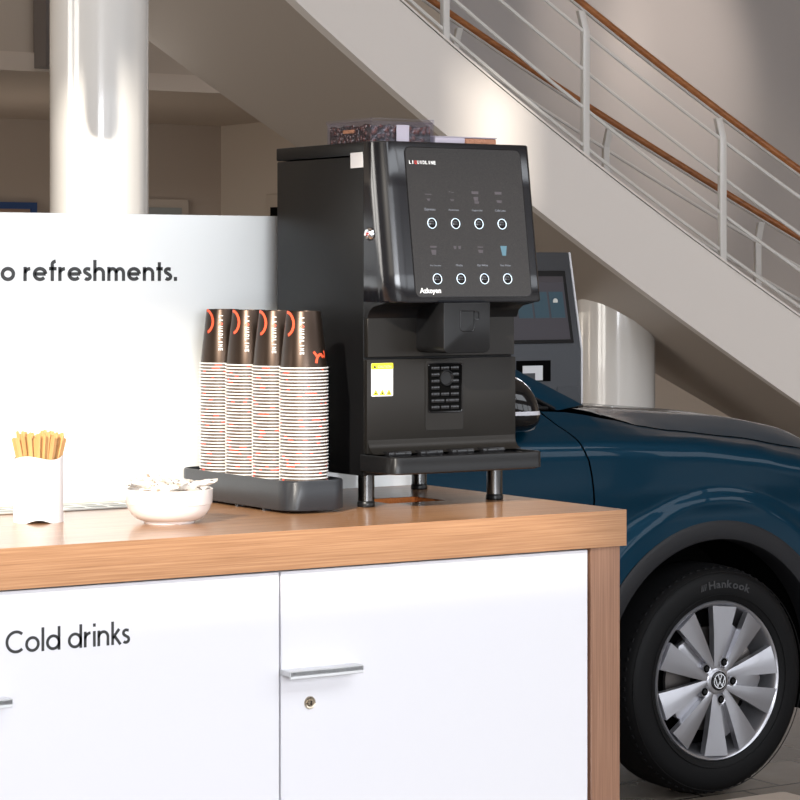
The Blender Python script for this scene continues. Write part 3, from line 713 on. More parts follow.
o_ = obj('lip', rb, 'rim'); me_rim = o_.data; bpy.data.objects.remove(o_)
def sub(bm):
    bmesh.ops.subdivide_edges(bm, edges=[e for e in bm.edges if e.calc_length() > .006], cuts=2); return bm
# lettering reads downwards
tb, tq = wordmark(.0061, .0068, .66, .012, .0001)
for g in (tb, tq):
    for v in g.verts: v.co = Vector((v.co.y-.0033, -v.co.x+.030, v.co.z))
    wrap(g, AZ-.08, .053)
o_ = obj('lettering', tb, 'white_text'); me_tx = o_.data; bpy.data.objects.remove(o_)
o_ = obj('lettering', tq, 'orange'); me_q = o_.data; bpy.data.objects.remove(o_)
ab = B(); Z_ = Vector((0, 0, 0))
ribbon(ab, [(x, y) for x, y in arc(-.0325, .0185, .0155, .0185, 100, -75, 24)], .0046, Z_, Vector((1, 0, 0)), Vector((0, 1, 0)), 1, Vector((0, 0, 1)), .0002)
wrap(ab, AZ, .053); o_ = obj('ring_print', ab, 'orange'); me_arc = o_.data; bpy.data.objects.remove(o_)
ab = B()
ribbon(ab, [(x, y) for x, y in arc(.030, -.044, .0085, .014, 178, 40, 16)], .0046, Z_, Vector((1, 0, 0)), Vector((0, 1, 0)), 1, Vector((0, 0, 1)), .0002)
ribbon(ab, [(.0165, -.0255), (.0225, -.0325)], .0040, Z_, Vector((1, 0, 0)), Vector((0, 1, 0)), 1, Vector((0, 0, 1)), .00025)
ribbon(ab, [(x, y) for x, y in arc(.0365, -.030, .005, .006, 60, -60, 8)], .0040, Z_, Vector((1, 0, 0)), Vector((0, 1, 0)), 1, Vector((0, 0, 1)), .00025)
wrap(ab, AZ, .053); o_ = obj('figure_print', ab, 'orange'); me_fig = o_.data; bpy.data.objects.remove(o_)
ORD = ['', 'first', 'second', 'third', 'fourth', 'fifth', 'sixth', 'seventh', 'eighth', 'ninth', 'tenth', 'eleventh', 'twelfth', 'thirteenth', 'fourteenth', 'fifteenth', 'sixteenth', 'seventeenth', 'eighteenth', 'nineteenth', 'twentieth']
def ordn(k): return ORD[k] if k <= 20 else ('twenty-'+ORD[k-20] if k < 30 else 'thirtieth' if k == 30 else 'thirty-'+ORD[k-30])
stacks = [(.262, 'stack nearest the front, tallest in view'), (.350, 'second stack from the front'), (.4385, 'third stack from the front'), (.527, 'rearmost stack')]
random.seed(2)
for si, (y, nm) in enumerate(stacks):
    jx, jy = random.uniform(-.0006, .0006), random.uniform(-.0006, .0006)
    for k in range(NC):
        z = T+.0425+k*PITCH; topmost = k == NC-1
        c_ = bpy.data.objects.new('paper_cup', None); C.objects.link(c_); c_.location = (sx+jx, y+jy, z)
        c_.rotation_euler = (0, 0, 0 if topmost else random.uniform(0, 6.28))
        n_ = NC-k
        c_['label'] = ('dark paper cup on top of the %s, print in full view' % nm.split(',')[0]) if topmost else ('upturned paper cup, %s from the top in the %s' % (ordn(n_), nm.split(',')[0]))
        c_['category'] = 'paper cup'; c_['group'] = 'paper cups stacked upside down in the stand'
        parts = [('body', me_top if topmost else me_body), ('lip', me_rim)]
        if topmost: parts += [('lettering', me_tx), ('brand_letter', me_q), ('ring_print', me_arc), ('figure_print', me_fig)]
        for pn, me in parts:
            o_ = bpy.data.objects.new(pn, me); C.objects.link(o_); o_.parent = c_

# ------------------------------------------------------------------ bowl with sachets
bx, by = -.7225, .2060
bm = B(); lathe(bm, [(0, .003), (.034, .003), (.0375, .0), (.0415, .0), (.0425, .0035), (.0535, .007), (.0615, .0135), (.0665, .0215), (.0688, .0292), (.0698, .0296), (.0704, .032), (.0713, .0500), (.0713, .0518), (.0700, .0526), (.0685, .0515), (.0668, .032), (.058, .015), (.040, .008), (0, .007)], 64, Matrix.Translation((bx, by, T+.0002)) @ Matrix.Diagonal((.94, .94, 1, 1)))
tag(obj('bowl', bm, 'ceramic'), 'round white ceramic bowl filled with paper sachets on the worktop', 'bowl')
random.seed(21)
def sachet_mesh(seed):
    rnd = random.Random(seed); bm = B(); L_, Wd = rnd.uniform(.048, .058), rnd.uniform(.020, .026); nx, ny = 12, 8
    tw = rnd.uniform(-.5, .5); bend = rnd.uniform(-.006, .012)
    def pt(i, j, s):
        u, v = i/nx*2-1, j/ny*2-1
        h = .0045*max(0, (1-u**4))*max(0, (1-v**2))**.6
        e = .0012*math.sin(i*2.2+seed)*math.cos(j*1.7+seed*2)+ (.0025*math.sin(j*3.1+seed) if abs(u) > .85 else 0)
        z = s*h+e-bend*u*u*1.2; y = v*Wd/2; a = tw*u*.6
        return Vector((u*L_/2, y*math.cos(a)-z*math.sin(a), y*math.sin(a)+z*math.cos(a)))
    grid(bm, [[pt(i, j, 1) for i in range(nx+1)] for j in range(ny+1)]); grid(bm, [[pt(i, j, -1) for i in range(nx+1)] for j in range(ny+1)])
    bmesh.ops.remove_doubles(bm, verts=bm.verts, dist=1e-5)
    o_ = obj('sachet', bm, 'sachet'); me = o_.data; bpy.data.objects.remove(o_); return me
sm = [sachet_mesh(k) for k in range(5)]; lst = []
for k in range(30):
    lay = k//10; a = k*2.4+random.uniform(-.4, .4); rr_ = (.020 if k % 3 == 0 else .034)*(1+.08*lay)
    rr_ *= .98
    if lay == 2: rr_ *= .9
    if lay == 0: rr_ *= .72
    lst.append((bx+rr_*math.cos(a), by+rr_*math.sin(a), T+.030+lay*.0115+random.uniform(0, .004)+(.004 if rr_ < .025 else 0), a))
lst.append((bx+.046*cT, by-.046*sT, T+.0595, 0)); lst.append((bx-.040*cT, by+.040*sT, T+.0590, 1.3))
def side_of(x, y):
    u = (x-bx)*cT-(y-by)*sT; v = (x-bx)*sT+(y-by)*cT
    return u, v
order = sorted(range(len(lst)), key=lambda i: side_of(lst[i][0], lst[i][1])[0])
rank = {i: q+1 for q, i in enumerate(order)}
for k, (x, y, z, a) in enumerate(lst):
    o_ = bpy.data.objects.new('sachet', sm[k % 5]); C.objects.link(o_); o_.location = (x, y, z)
    big = k >= len(lst)-2
    o_.rotation_euler = (random.uniform(-.35, .35), random.uniform(-.3, .3)*(.6 if big else 1), random.uniform(0, 3.14) if not big else (-TH if k == len(lst)-2 else -TH+.5))
    lay = ('bottom', 'middle', 'top')[min(2, k//10)]
    lb = 'white paper sachet in the %s layer of the bowl, %s sachet counted from the left' % (lay, ordn(rank[k]))
    if k == len(lst)-2: lb = 'white paper sachet sticking out over the right rim of the bowl'
    if k == len(lst)-1: lb = 'white paper sachet poking up over the left rim of the bowl'
    tag(o_, lb, 'sachet', 'paper sachets in the white bowl')

# ------------------------------------------------------------------ stirrer holder
hx_, hy_ = -.8850, .3265; HR_ = .0382
bm = B(); N = 72; lo, hi, lo2, hi2 = [], [], [], []
for i in range(N+1):
    a = 2*PI*i/N
    zl_ = .0052*max(0, math.sin(3*(a-AZ)+1.2))**1.0; zh_ = .0995+.0028*math.sin(3*(a-AZ)+2.6)
    for L_, r_, z in ((lo, HR_, zl_), (hi, HR_, zh_), (lo2, HR_-.0018, zl_), (hi2, HR_-.0018, zh_)): L_.append(Vector((hx_+r_*math.cos(a), hy_+r_*math.sin(a), T+.0002+z)))
grid(bm, [lo2, lo, hi, hi2, lo2]); 
floor_c = [Vector((hx_+(HR_-.003)*math.cos(2*PI*i/40), hy_+(HR_-.003)*math.sin(2*PI*i/40), T+.008)) for i in range(40)]
bm.faces.new([bm.verts.new(q) for q in floor_c]); bmesh.ops.remove_doubles(bm, verts=bm.verts, dist=1e-5)
tag(obj('stirrer_holder', bm, 'card'), 'white cylindrical holder with wavy edges full of wooden stirrers', 'holder')
sb = B(); prism(sb, [(a, -.0007, b_) for a, b_ in [(-.0027, 0), (.0027, 0), (.0030, .118), (.0024, .1205), (0, .1215), (-.0024, .1205), (-.0030, .118)]], (0, .0014, 0))
o_ = obj('stirrer', sb, 'stirrer'); me_s = o_.data; bpy.data.objects.remove(o_)
random.seed(11); sts = []
for k in range(64):
    rr_ = .0345*((k+.5)/64)**.42; a = k*2.39996
    sts.append((rr_*math.cos(a), rr_*math.sin(a), random.uniform(-.006, .005)))
ordr = sorted(range(len(sts)), key=lambda i: sts[i][0]*cT-sts[i][1]*sT); rk = {i: q+1 for q, i in enumerate(ordr)}
def ordn2(k):
    if k < 40: return ordn(k)
    if k >= 50: return {50: 'fiftieth', 60: 'sixtieth'}.get(k) or ('fifty-' if k < 60 else 'sixty-')+ORD[k % 10]
    return 'fortieth' if k == 40 else 'forty-'+ORD[k-40]
for k, (rx, ry, dz) in enumerate(sts):
    o_ = bpy.data.objects.new('stirrer', me_s); C.objects.link(o_)
    b0 = Vector((rx*.35, ry*.35, .0095)); t0 = Vector((rx, ry, .1)); d = (t0-b0).normalized()
    yaw = math.atan2(ry, rx)+PI/2 if abs(rx)+abs(ry) > .03 else random.uniform(0, 3)
    yaw = random.uniform(-.7, .7)-TH
    q = Vector((0, 0, 1)).rotation_difference(d).to_matrix().to_4x4() @ Matrix.Rotation(yaw, 4, 'Z')
    o_.matrix_world = Matrix.Translation(Vector((hx_, hy_, T))+b0+d*(dz+.006)) @ q
    tag(o_, 'wooden stirrer in the white holder, %s from the left' % ordn2(rk[k]), 'stirrer', 'wooden stirrers in the holder')

# ------------------------------------------------------------------ kiosk
kx0, kx1, ky = 3.42, 3.8996, 5.30
kk = thing('kiosk', 'grey self-service terminal with a tilted screen standing behind the car', 'kiosk', ((kx0+kx1)/2, ky+.1, 0))
side = [(ky, .03), (ky, 1.2454), (ky+.086, 1.650), (ky+.20, 1.650), (ky+.26, 1.2), (ky+.26, .03)]
bm = B(); prism(bm, [(kx0, a, b_) for a, b_ in side], (kx1-kx0, 0, 0), .003, 1); obj('housing', bm, 'kiosk', kk)
bm = B(); prism(bm, [(kx1, a-.002, b_) for a, b_ in side[:3]]+[(kx1, a+.012, b_) for a, b_ in side[:3][::-1]], (.008, 0, 0)); obj('edge_trim', bm, 'kiosk_edge', kk)
bm = B(); box(bm, kx0-.06, kx1+.06, ky-.05, ky+.32, 0, .03, .004, 1); obj('base', bm, 'kiosk', kk)
kv = Vector((0, .086, 1.650-1.2454)).normalized(); kn = Vector((0, -kv.z, kv.y))
def kf(x, t_, lf=0.): return Vector((x, ky, 1.2454))+kv*t_+kn*lf
def kquad(x0, x1, t0, t1, l0, th_, name, m, par):
    bm = B(); prism(bm, [kf(x0, t0, l0), kf(x1, t0, l0), kf(x1, t1, l0), kf(x0, t1, l0)], kn*th_, .001 if th_ > .003 else 0, 1); return obj(name, bm, m, par)
kquad(kx0+.03, kx1-.035, .030, .335, 0, .006, 'screen_frame', 'black_plastic', kk)
sr = kquad(kx0+.045, kx1-.052, .045, .310, .006, .001, 'screen', 'screen', kk)
for i in range(3): kquad(3.60+i*.082-.0, 3.60+i*.082+.072, .135, .245, .007, .001, 'screen_tile', 'screen_tile', sr)
kquad(kx0+.045, kx1-.052, .285, .310, .007, .001, 'screen_banner', 'icon', sr)
bm = B(); lathe(bm, [(0, .0012), (.012, .0012), (.012, 0)], 20, Matrix.Translation(kf(3.793, .205, .008)) @ Matrix.Rotation(PI/2, 4, 'X')); obj('screen_icon', bm, 'vent_light', sr)
bm = B(); box(bm, 3.57, 3.742, ky-.003, ky, 1.120, 1.206); sl = obj('card_slot', bm, 'dark', kk)
bm = B(); box(bm, 3.60, 3.70, ky-.0055, ky-.003, 1.125, 1.185); obj('slot_face', bm, 'kiosk_edge', sl)
bm = B(); box(bm, 3.60, 3.66, ky-.0075, ky-.0055, 1.125, 1.155); obj('slot_mouth', bm, 'kiosk', sl)
for a, b_ in ((3.60, 3.745), (3.775, 3.885)):
    bm = B(); box(bm, a, b_, ky-.004, ky, 1.04, 1.095, .001, 1); obj('hatch', bm, 'kiosk', kk)

# ------------------------------------------------------------------ car
WX, WY, WZ, RT = 2.360, 2.60, .344, .344
car = thing('car', 'teal blue car parked behind the counter, front wing and wheel in view', 'car', (1.0, 3.49, 0))
YC = 3.49
def lerp(tab, x):
    if x <= tab[0][0]: return tab[0][1]
    for (a, b_), (c_, d_) in zip(tab, tab[1:]):
        if x <= c_:
            t_ = (x-a)/(c_-a); t_ = t_*t_*(3-2*t_)*.35+t_*.65
            return b_+(d_-b_)*t_
    return tab[-1][1]
Stab = [(-1.4, 1.12), (1.0, 1.095), (1.62, 1.084), (1.92, 1.079), (2.29, 1.060), (2.52, 1.030), (2.65, 1.000), (2.85, .955), (3.2, .88)]
Ttab = [(-1.4, 1.20), (1.0, 1.175), (1.62, 1.166), (1.86, 1.166), (1.95, 1.158), (2.06, 1.130), (2.14, 1.108), (2.26, 1.090), (2.52, 1.061), (2.76, 1.022), (2.95, .980), (3.2, .90)]
Ctab = [(1.95, 1.163), (2.3, 1.146), (2.66, 1.122), (2.9, 1.085), (3.1, 1.02), (3.2, .965)]
RA = .475
def inset(x):
    a = max(0, (x-2.72)/.5); b_ = max(0, (-1.0-x)/.4)
    return .26*a**2.2+.15*b_**2
def Yside(x, z):
    S_ = lerp(Stab, x); T_ = lerp(Ttab, x)
    tab = [(.22, 2.585), (.32, 2.572), (.50, 2.585), (.68, 2.592), (.84, 2.588), (.93, 2.572), (S_-.035, 2.566), (S_-.008, 2.572), (S_+.012, 2.592), (S_+(T_-S_)*.55, 2.632), (T_, 2.690 if x > 1.95 else 2.665)]
    y = lerp(tab, z)
    rr = math.hypot(x-WX, z-WZ)
    if rr < .575 and z < S_-.03: y -= .016*min(1, (.575-rr)/.035)
    return y+inset(x)
def gapshift(z): return lerp([(.0, 0), (.90, 0), (1.0, -.018), (1.08, -.058), (1.164, -.135)], z)
def zbot(x):
    for cx in (WX, WX-2.68):
        d = abs(x-cx)
        if d < RA: return max(.26, WZ+math.sqrt(RA*RA-d*d))
    return .26
def col(x):
    zb_ = zbot(x); S_ = lerp(Stab, x); T_ = lerp(Ttab, x); zs = []
    mid = S_-.06
    for i in range(15): zs.append(zb_+(mid-zb_)*i/14)
    zs += [S_-.035, S_-.008, S_+.002, S_+.012]+[S_+.012+(T_-S_-.012)*i/6 for i in range(1, 7)]
    out = []
    for z in zs:
        w = max(0, 1-abs(x-1.90)/.30) if abs(x-1.9) > .006 else 1.
        if x > 1.903: w = max(0, 1-(x-1.903)/.22)
        xx = x+gapshift(z)*w
        out.append(Vector((xx, Yside(xx, z), z)))
    return out
def xcols(a, b_):
    s_ = {a, b_}
    for cx in (WX, WX-2.68):
        for i in range(41):
            x = cx-RA*math.cos(PI*i/40); 
            if a < x < b_: s_.add(x)
        for x in (cx-RA-.0004, cx+RA+.0004):
            if a < x < b_: s_.add(x)
    x = a
    while x < b_: s_.add(round(x, 4)); x += .05
    o_ = sorted(s_); r_ = [o_[0]]
    for x in o_[1:]:
        if x-r_[-1] > 3e-4: r_.append(x)
    return r_
def mirror(rows): return [[Vector((q.x, 2*YC-q.y, q.z)) for q in r_] for r_ in rows]
def panel(name, a, b_, both=True):
    rows = [col(x) for x in xcols(a, b_)]
    bm = B(); grid(bm, rows); o1 = obj(name, bm, 'paint', car, smooth=50)
    bm = B(); grid(bm, mirror(rows)); obj(name, bm, 'paint', car, smooth=50)
    return o1
panel('fender', 1.9031, 3.12); fd = panel('door', .85, 1.8969); panel('rear_door', .0, .846); panel('rear_quarter', -1.38, -.004)
# dark structure behind the seams
bm = B(); box(bm, .85, 1.86, 2.72, 2*YC-2.72, .24, 1.12); box(bm, -1.25, .86, 2.72, 2*YC-2.72, .24, 1.14); box(bm, 1.86, 1.89, 2.66, 2*YC-2.66, .3, 1.10); box(bm, 2.86, 3.1, 2.95, 2*YC-2.95, .3, .85); box(bm, 1.89, 2.9, 3.0, 2*YC-3.0, .28, 1.0); obj('underbody', bm, 'dark', car)
# bonnet
bm = B(); rows = []
xs = [1.93+(3.17-1.93)*i/30 for i in range(31)]
for x in xs:
    T_ = lerp(Ttab, x)+.001; C_ = max(T_+.012, lerp(Ctab, x)); y0 = Yside(x, T_-.001)+.004; r_ = []
    for j in range(33):
        v = j/32*2-1; g = 1-abs(v)**4.5; crease = .006*math.exp(-((abs(v)-.72)/.06)**2)
        r_.append(Vector((x, YC+v*(YC-y0), T_+(C_-T_)*g+crease*(x < 3.0))))
    rows.append(r_)
grid(bm, rows); obj('bonnet', bm, 'paint', car, smooth=60)
bm = B(); tube(bm, [Vector((x, Yside(x, lerp(Ttab, x))-.0005, lerp(Ttab, x)+.0002)) for x in xs[2:]], .0022, 6); obj('bonnet_gap', bm, 'dark', car)
# cowl, front end, lamps
bm = B(); prism(bm, [(1.90, 2.78, 1.158), (2.03, 2.80, 1.160), (2.06, YC, 1.166), (2.03, 2*YC-2.80, 1.160), (1.90, 2*YC-2.78, 1.158)], (0, 0, .010), .003, 1); obj('cowl', bm, 'black_plastic', car)
bm = B(); rows = []
for z in (.22, .30, .5, .7, .86, .93):
    r_ = []
    for j in range(25):
        v = j/24*2-1; y0 = Yside(3.10, min(z, .88)); bow = .17*(1-abs(v)**3)-(.03 if z < .3 or z > .9 else 0)
        r_.append(Vector((3.10+bow, YC+v*(YC-y0), z)))
    rows.append(r_)
grid(bm, rows); obj('bumper', bm, 'paint', car, smooth=60)
bm = B(); rows = []
for z in (.90, .97):
    rows.append([Vector((3.10+.15*(1-abs(v)**3)-(z-.9)*.8, YC+v*(YC-Yside(3.1, .85)), z)) for v in [j/24*2-1 for j in range(25)]])
grid(bm, rows); obj('grille', bm, 'black_gloss', car)
for sgn in (0, 1):
    pts = [(2.86, 2.66, .93), (2.90, 2.70, .965), (3.16, 2.90, .93), (3.22, 3.02, .85), (3.14, 2.80, .83), (2.96, 2.665, .86)]
    pts = [(a, b_ if not sgn else 2*YC-b_, c_) for a, b_, c_ in pts]
    bm = B(); prism(bm, pts, (-.03, .05*(1 if not sgn else -1), 0), .004, 2); obj('headlight', bm, 'glass_dark', car)
# greenhouse
def gh(t_, w): return 2.69+w*.15*t_
A0, A1 = Vector((1.983, 2.735, 1.172)), Vector((1.12, 2.90, 1.60))
B0, B1 = Vector((1.86, 2.70, 1.160)), Vector((1.02, 2.87, 1.575))
for sgn in (0, 1):
    f_ = (lambda q: q) if not sgn else (lambda q: Vector((q.x, 2*YC-q.y, q.z)))
    bm = B(); prism(bm, [f_(A0), f_(B0), f_(B1), f_(A1)], (0, .05*(1 if not sgn else -1), .0), .004, 2); obj('roof_pillar', bm, 'paint', car)
    W_ = [Vector((1.83, 2.700, 1.164)), Vector((1.02, 2.872, 1.570)), Vector((-.75, 2.880, 1.56)), Vector((-1.15, 2.74, 1.24)), Vector((-1.0, 2.700, 1.196)), Vector((.9, 2.690, 1.172))]
    bm = B(); prism(bm, [f_(q) for q in W_], (0, .012*(1 if not sgn else -1), 0)); obj('side_window', bm, 'glass_dark', car)
    bm = B(); tube(bm, [f_(q) for q in (Vector((1.845, 2.697, 1.166)), Vector((1.03, 2.866, 1.574)))], .006, 6); obj('window_seal', bm, 'black_plastic', car)
    bm = B(); tube(bm, [f_(Vector((x, 2.672, lerp(Ttab, x)+.004))) for x in (1.80, 1.3, .6, 0, -.6, -1.0)], .006, 6); obj('belt_trim', bm, 'black_plastic', car)
bm = B(); prism(bm, [A0+Vector((0, .03, -.004)), A1+Vector((0, .03, -.004)), Vector((A1.x, 2*YC-A1.y-.03, A1.z-.004)), Vector((A0.x, 2*YC-A0.y-.03, A0.z-.004))], (0, 0, -.008)); obj('windscreen', bm, 'glass_dark', car)
bm = B(); rows = []
for i in range(13):
    x = 1.14-2.1*i/12; zc = 1.665-.06*((x-.3)/1.2)**2*1.0; r_ = []
    for j in range(17):
        v = j/16*2-1; r_.append(Vector((x, YC+v*(YC-2.865), zc-.075*abs(v)**3.0)))
    rows.append(r_)
grid(bm, rows); obj('roof', bm, 'paint', car, smooth=60)
bm = B(); prism(bm, [(-.95, 2.90, 1.58), (-.95, 2*YC-2.90, 1.58), (-1.36, 2*YC-2.80, 1.10), (-1.36, 2.80, 1.10)], (.02, 0, 0)); obj('rear_window', bm, 'glass_dark', car)
bm = B(); box(bm, -1.40, -1.34, 2.78, 2*YC-2.78, .3, 1.16, .02, 3); obj('tailgate', bm, 'paint', car)
# wheel-arch cladding
def arch(cx, f_=lambda q: q):
    bm = B(); rows = []; n_ = 48; a0 = math.radians(-12)
    for i in range(n_+1):
        a = PI-a0-(PI-2*a0)*i/n_; c_, s_ = math.cos(a), math.sin(a); r_ = []
        for rad, y in ((.420, 2.66), (.420, 2.580), (.424, 2.573), (.468, 2.566), (.479, 2.572), (.479, 2.60)):
            z = WZ+rad*s_; x = cx+rad*c_; r_.append(f_(Vector((x, y+inset(x)*.8, z))))
        rows.append(r_)
    grid(bm, rows); return obj('wheel_arch', bm, 'clad', car, smooth=50)
fm = lambda q: Vector((q.x, 2*YC-q.y, q.z))
for cx in (WX, WX-2.68): arch(cx); arch(cx, fm)
for f_ in ((lambda q: q), fm):
    bm = B(); prism(bm, [f_(Vector(q)) for q in ((.18, 2.568, .20), (1.90, 2.568, .20), (1.90, 2.568, .30), (.18, 2.568, .30))], (0, .06 if f_ is not fm else -.06, 0), .004, 1); obj('sill', bm, 'clad', car)
for cx in (WX, WX-2.68):
    for f_ in ((lambda q: q), fm):
        bm = B(); rows = []
        for i in range(33):
            a = PI*1.1-PI*1.2*i/32; rows.append([f_(Vector((cx+.43*math.cos(a), y, WZ+.43*math.sin(a)))) for y in (2.59, 2.96)])
        grid(bm, rows); bm.faces.new([bm.verts.new(r_[1]) for r_ in rows]); obj('wheel_well', bm, 'dark', car)
# door mirror
def mirror_shell(sz_up, sz_dn, grow=1., lo_=-1., hi_=1.):
    bm = B(); rows = []
    sq = lambda t_, e: math.copysign(abs(t_)**e, t_)
    for i in range(19):
        w_ = lo_+(hi_-lo_)*i/18; rad = math.sqrt(max(0, 1-abs(w_)**2.4)); r_ = []
        for j in range(32):
            b_ = 2*PI*j/32
            r_.append(mc_+Vector((.078*grow*sq(math.cos(b_), .75)*rad-.02*w_, .115*grow*sq(math.sin(b_), .75)*rad, (sz_up if w_ > 0 else sz_dn)*w_*grow)))
        r_.append(r_[0]); rows.append(r_)
    grid(bm, rows); return bm
mc_ = Vector((1.497, 2.465, 1.180))
mr = obj('door_mirror', mirror_shell(.105, .062), 'black_gloss', car, smooth=60)
obj('indicator_strip', mirror_shell(.105, .062, 1.012, -.12, .03), 'lens', mr)
bm = B(); arcp = []
for i in range(15):
    w_ = .12+.86*i/14; rad = math.sqrt(max(0, 1-abs(w_)**2.4)); arcp.append(mc_+Vector((.0785*rad*.94-.02*w_, -.115*rad*.55, .105*w_)))
tube(bm, arcp, .0022, 6); obj('mirror_edge_trim', bm, 'chrome', mr)
bm = B(); tube(bm, [(1.60, 2.50, 1.135), (1.66, 2.60, 1.130), (1.70, 2.69, 1.150)], .02, 10, squash=(.03, .018)); obj('mirror_arm', bm, 'black_plastic', mr)
# wheels
def wheel():
    w = bpy.data.objects.new('wheel', None); C.objects.link(w); w.parent = car; w.location = Vector((WX, WY-.03, WZ))-car.location
    RX = Matrix.Rotation(PI/2, 4, 'X')            # lathe axis z -> -y (outwards)
    bm = B(); prof = [(.236, -.215), (.262, -.222), (.305, -.225), (.328, -.205), (.342, -.175), (RT, -.13), (RT, -.085), (.342, -.050), (.3375, -.030), (.330, -.012), (.317, .001), (.300, .007), (.272, .0075), (.250, .004), (.2405, -.002), (.2385, -.015), (.2405, -.20)]
    lathe(bm, prof, 96, RX)
    obj('tyre', bm, 'tyre', w, world=False); tyre = w.children[0]
    bm = B()
    for i in range(72):
        a = 2*PI*i/72; mx = Matrix.Rotation(a, 4, 'Y')
        t_ = B(); box(t_, -.006, .006, .022, .05, RT-.012, RT-.0055, .001, 1); join(bm, t_, mx)
    obj('tread_blocks', bm, 'tyre', tyre, world=False)
    for r_, y in ((.3265, -.0035), (.2585, -.0078)):
        bm = B(); tube(bm, [(r_*math.cos(2*PI*i/96), y, r_*math.sin(2*PI*i/96)) for i in range(97)], .0014, 6, cap=False); obj('sidewall_ring', bm, 'tyre', tyre, world=False)
    # HANKOOK on the upper sidewall
    word = 'Hankook'; ang = -9.; bm = B()
    for q in range(3):
        t_ = B(); prism(t_, [(-.004, -.0095, .2800-.288), (-.0005, -.0095, .2800-.288), (.006, -.0095, .298-.288), (.0025, -.0095, .298-.288)], (0, .002, 0)); 
        join(bm, t_, Matrix.Rotation(math.radians(-14.5+q*1.5), 4, 'Y') @ Matrix.Translation((0, 0, .288)))
    for ch in word:
        g = text_bm(ch, .032, .0006, .002); a0_, a1_ = span(g, 0); wd = (a1_-a0_)*1.25
        for v in g.verts: v.co = Vector(((v.co.x-(a0_+a1_)/2)*1.25, -.0092-v.co.z, v.co.y))
        half = math.degrees(wd/2/.288); ang += half
        join(bm, g, Matrix.Rotation(math.radians(ang), 4, 'Y') @ Matrix.Translation((0, 0, .279))); ang += half+.75
    obj('lettering', bm, 'tyre_text', tyre, world=False)
    # rim
    bm = B(); lathe(bm, [(.2405, -.015), (.2390, -.004), (.2355, .001), (.230, -.002), (.225, -.008), (.222, -.018), (.214, -.05), (.206, -.10), (.203, -.19), (.210, -.19), (.24, -.02)], 96, RX); rim = obj('rim', bm, 'alloy', w, world=False)
    def P3(a_deg, r_, y): a = math.radians(a_deg); return Vector((r_*math.sin(a), y, r_*math.cos(a)))
    def blade(a_in0, a_in1, r_in, a_o0, a_o1, y_in, y_o, tilt):
        bm = B(); n_ = 10; top, bot = [], []
        for i in range(n_+1):
            t_ = i/n_; r_ = r_in+(.2265-r_in)*t_
            q0, q1 = P3(a_in0, r_in, 0), P3(a_o0, .2265, 0); e0 = q0.lerp(q1, t_)
            q0, q1 = P3(a_in1, r_in, 0), P3(a_o1, .2265, 0); e1 = q0.lerp(q1, t_)
            y = y_in+(y_o-y_in)*t_**1.3 - .004*math.sin(PI*t_)
            row = []
            for k in range(5):
                m_ = e0.lerp(e1, k/4); m_.y = y+tilt*(k/4-.5)*t_-.0015*math.sin(PI*k/4); row.append(m_)
            top.append(row); bot.append([Vector((q.x, q.y+.022, q.z)) for q in row])
        grid(bm, top); grid(bm, bot)
        ring = lambda R_: [R_[0][k] for k in range(5)]+[R_[i][4] for i in range(1, n_+1)]+[R_[n_][k] for k in range(3, -1, -1)]+[R_[i][0] for i in range(n_-1, -1, -1)]
        grid(bm, [ring(top), ring(bot)]); bmesh.ops.remove_doubles(bm, verts=bm.verts, dist=1e-5)
        return obj('spoke', bm, 'alloy', rim, world=False, smooth=35)
    for k in range(5):
        o_ = 72*k
        blade(o_-20, o_+7, .036, o_-5, o_+16.5, .006, -.002, -.010)
        blade(o_+41, o_+64, .036, o_+28.5, o_+49, .006, -.002, .012)
        # recessed web with the bolt hole
        bm = B(); pts = [P3(o_-20, .03, .018), P3(o_+2, .10, .020), P3(o_+10, .168, .016), P3(o_+21, .178, .016), P3(o_+33, .168, .016), P3(o_+40, .10, .020), P3(o_+55, .03, .018)]
        prism(bm, pts, (0, .02, 0), .003, 2); obj('web', bm, 'alloy', rim, world=False)
        a = math.radians(o_+24); c0 = Vector((.0585*math.sin(a), 0, .0585*math.cos(a)))
        bm = B(); lathe(bm, [(0, -.016), (.0115, -.016), (.0118, -.003), (.0150, -.001), (.0165, -.006), (.0170, -.018)], 24, Matrix.Translation(c0) @ RX)
        obj('bolt_recess', bm, 'alloy', rim, world=False)
        bm = B(); lathe(bm, [(0, -.0022), (.0115, -.0024), (.0118, -.004)], 20, Matrix.Translation(c0) @ RX); bh = obj('bolt_hole', bm, 'dark', rim, world=False)
        bm = B(); lathe(bm, [(0, .0002), (.006, .0), (.0078, -.002)], 6, Matrix.Translation(c0) @ RX); obj('bolt', bm, 'black_plastic', rim, world=False)
    bm = B(); lathe(bm, [(0, -.0), (.036, .0), (.044, -.006), (.048, -.02)], 48, RX); obj('hub', bm, 'alloy', rim, world=False)
    bm = B(); lathe(bm, [(0, .006), (.024, .0055), (.0285, .004), (.029, 0)], 40, RX); cap = obj('hub_cap', bm, 'black_gloss', rim, world=False)
    bm = B(); o3, ex, ey, ez = Vector((0, -.0062, 0)), Vector((1, 0, 0)), Vector((0, 0, 1)), Vector((0, -1, 0))
    ribbon(bm, arc(0, 0, .0215, .0215, 0, 360, 40), .0026, o3+Vector((0, .0004, 0)), ex, ey, 1, ez, .0008)
    for pts in ([(-.0075, .0185), (0, .0022), (.0075, .0185)], [(-.0182, .0105), (-.0085, -.0165), (0, -.0005), (.0085, -.0165), (.0182, .0105)]): ribbon(bm, pts, .0032, o3, ex, ey, 1, ez, .0010)
    obj('emblem', bm, 'chrome', cap, world=False)
    bm = B(); lathe(bm, [(.06, -.06), (.155, -.06), (.155, -.072), (.06, -.072)], 64, RX); obj('brake_disc', bm, 'disc', w, world=False)
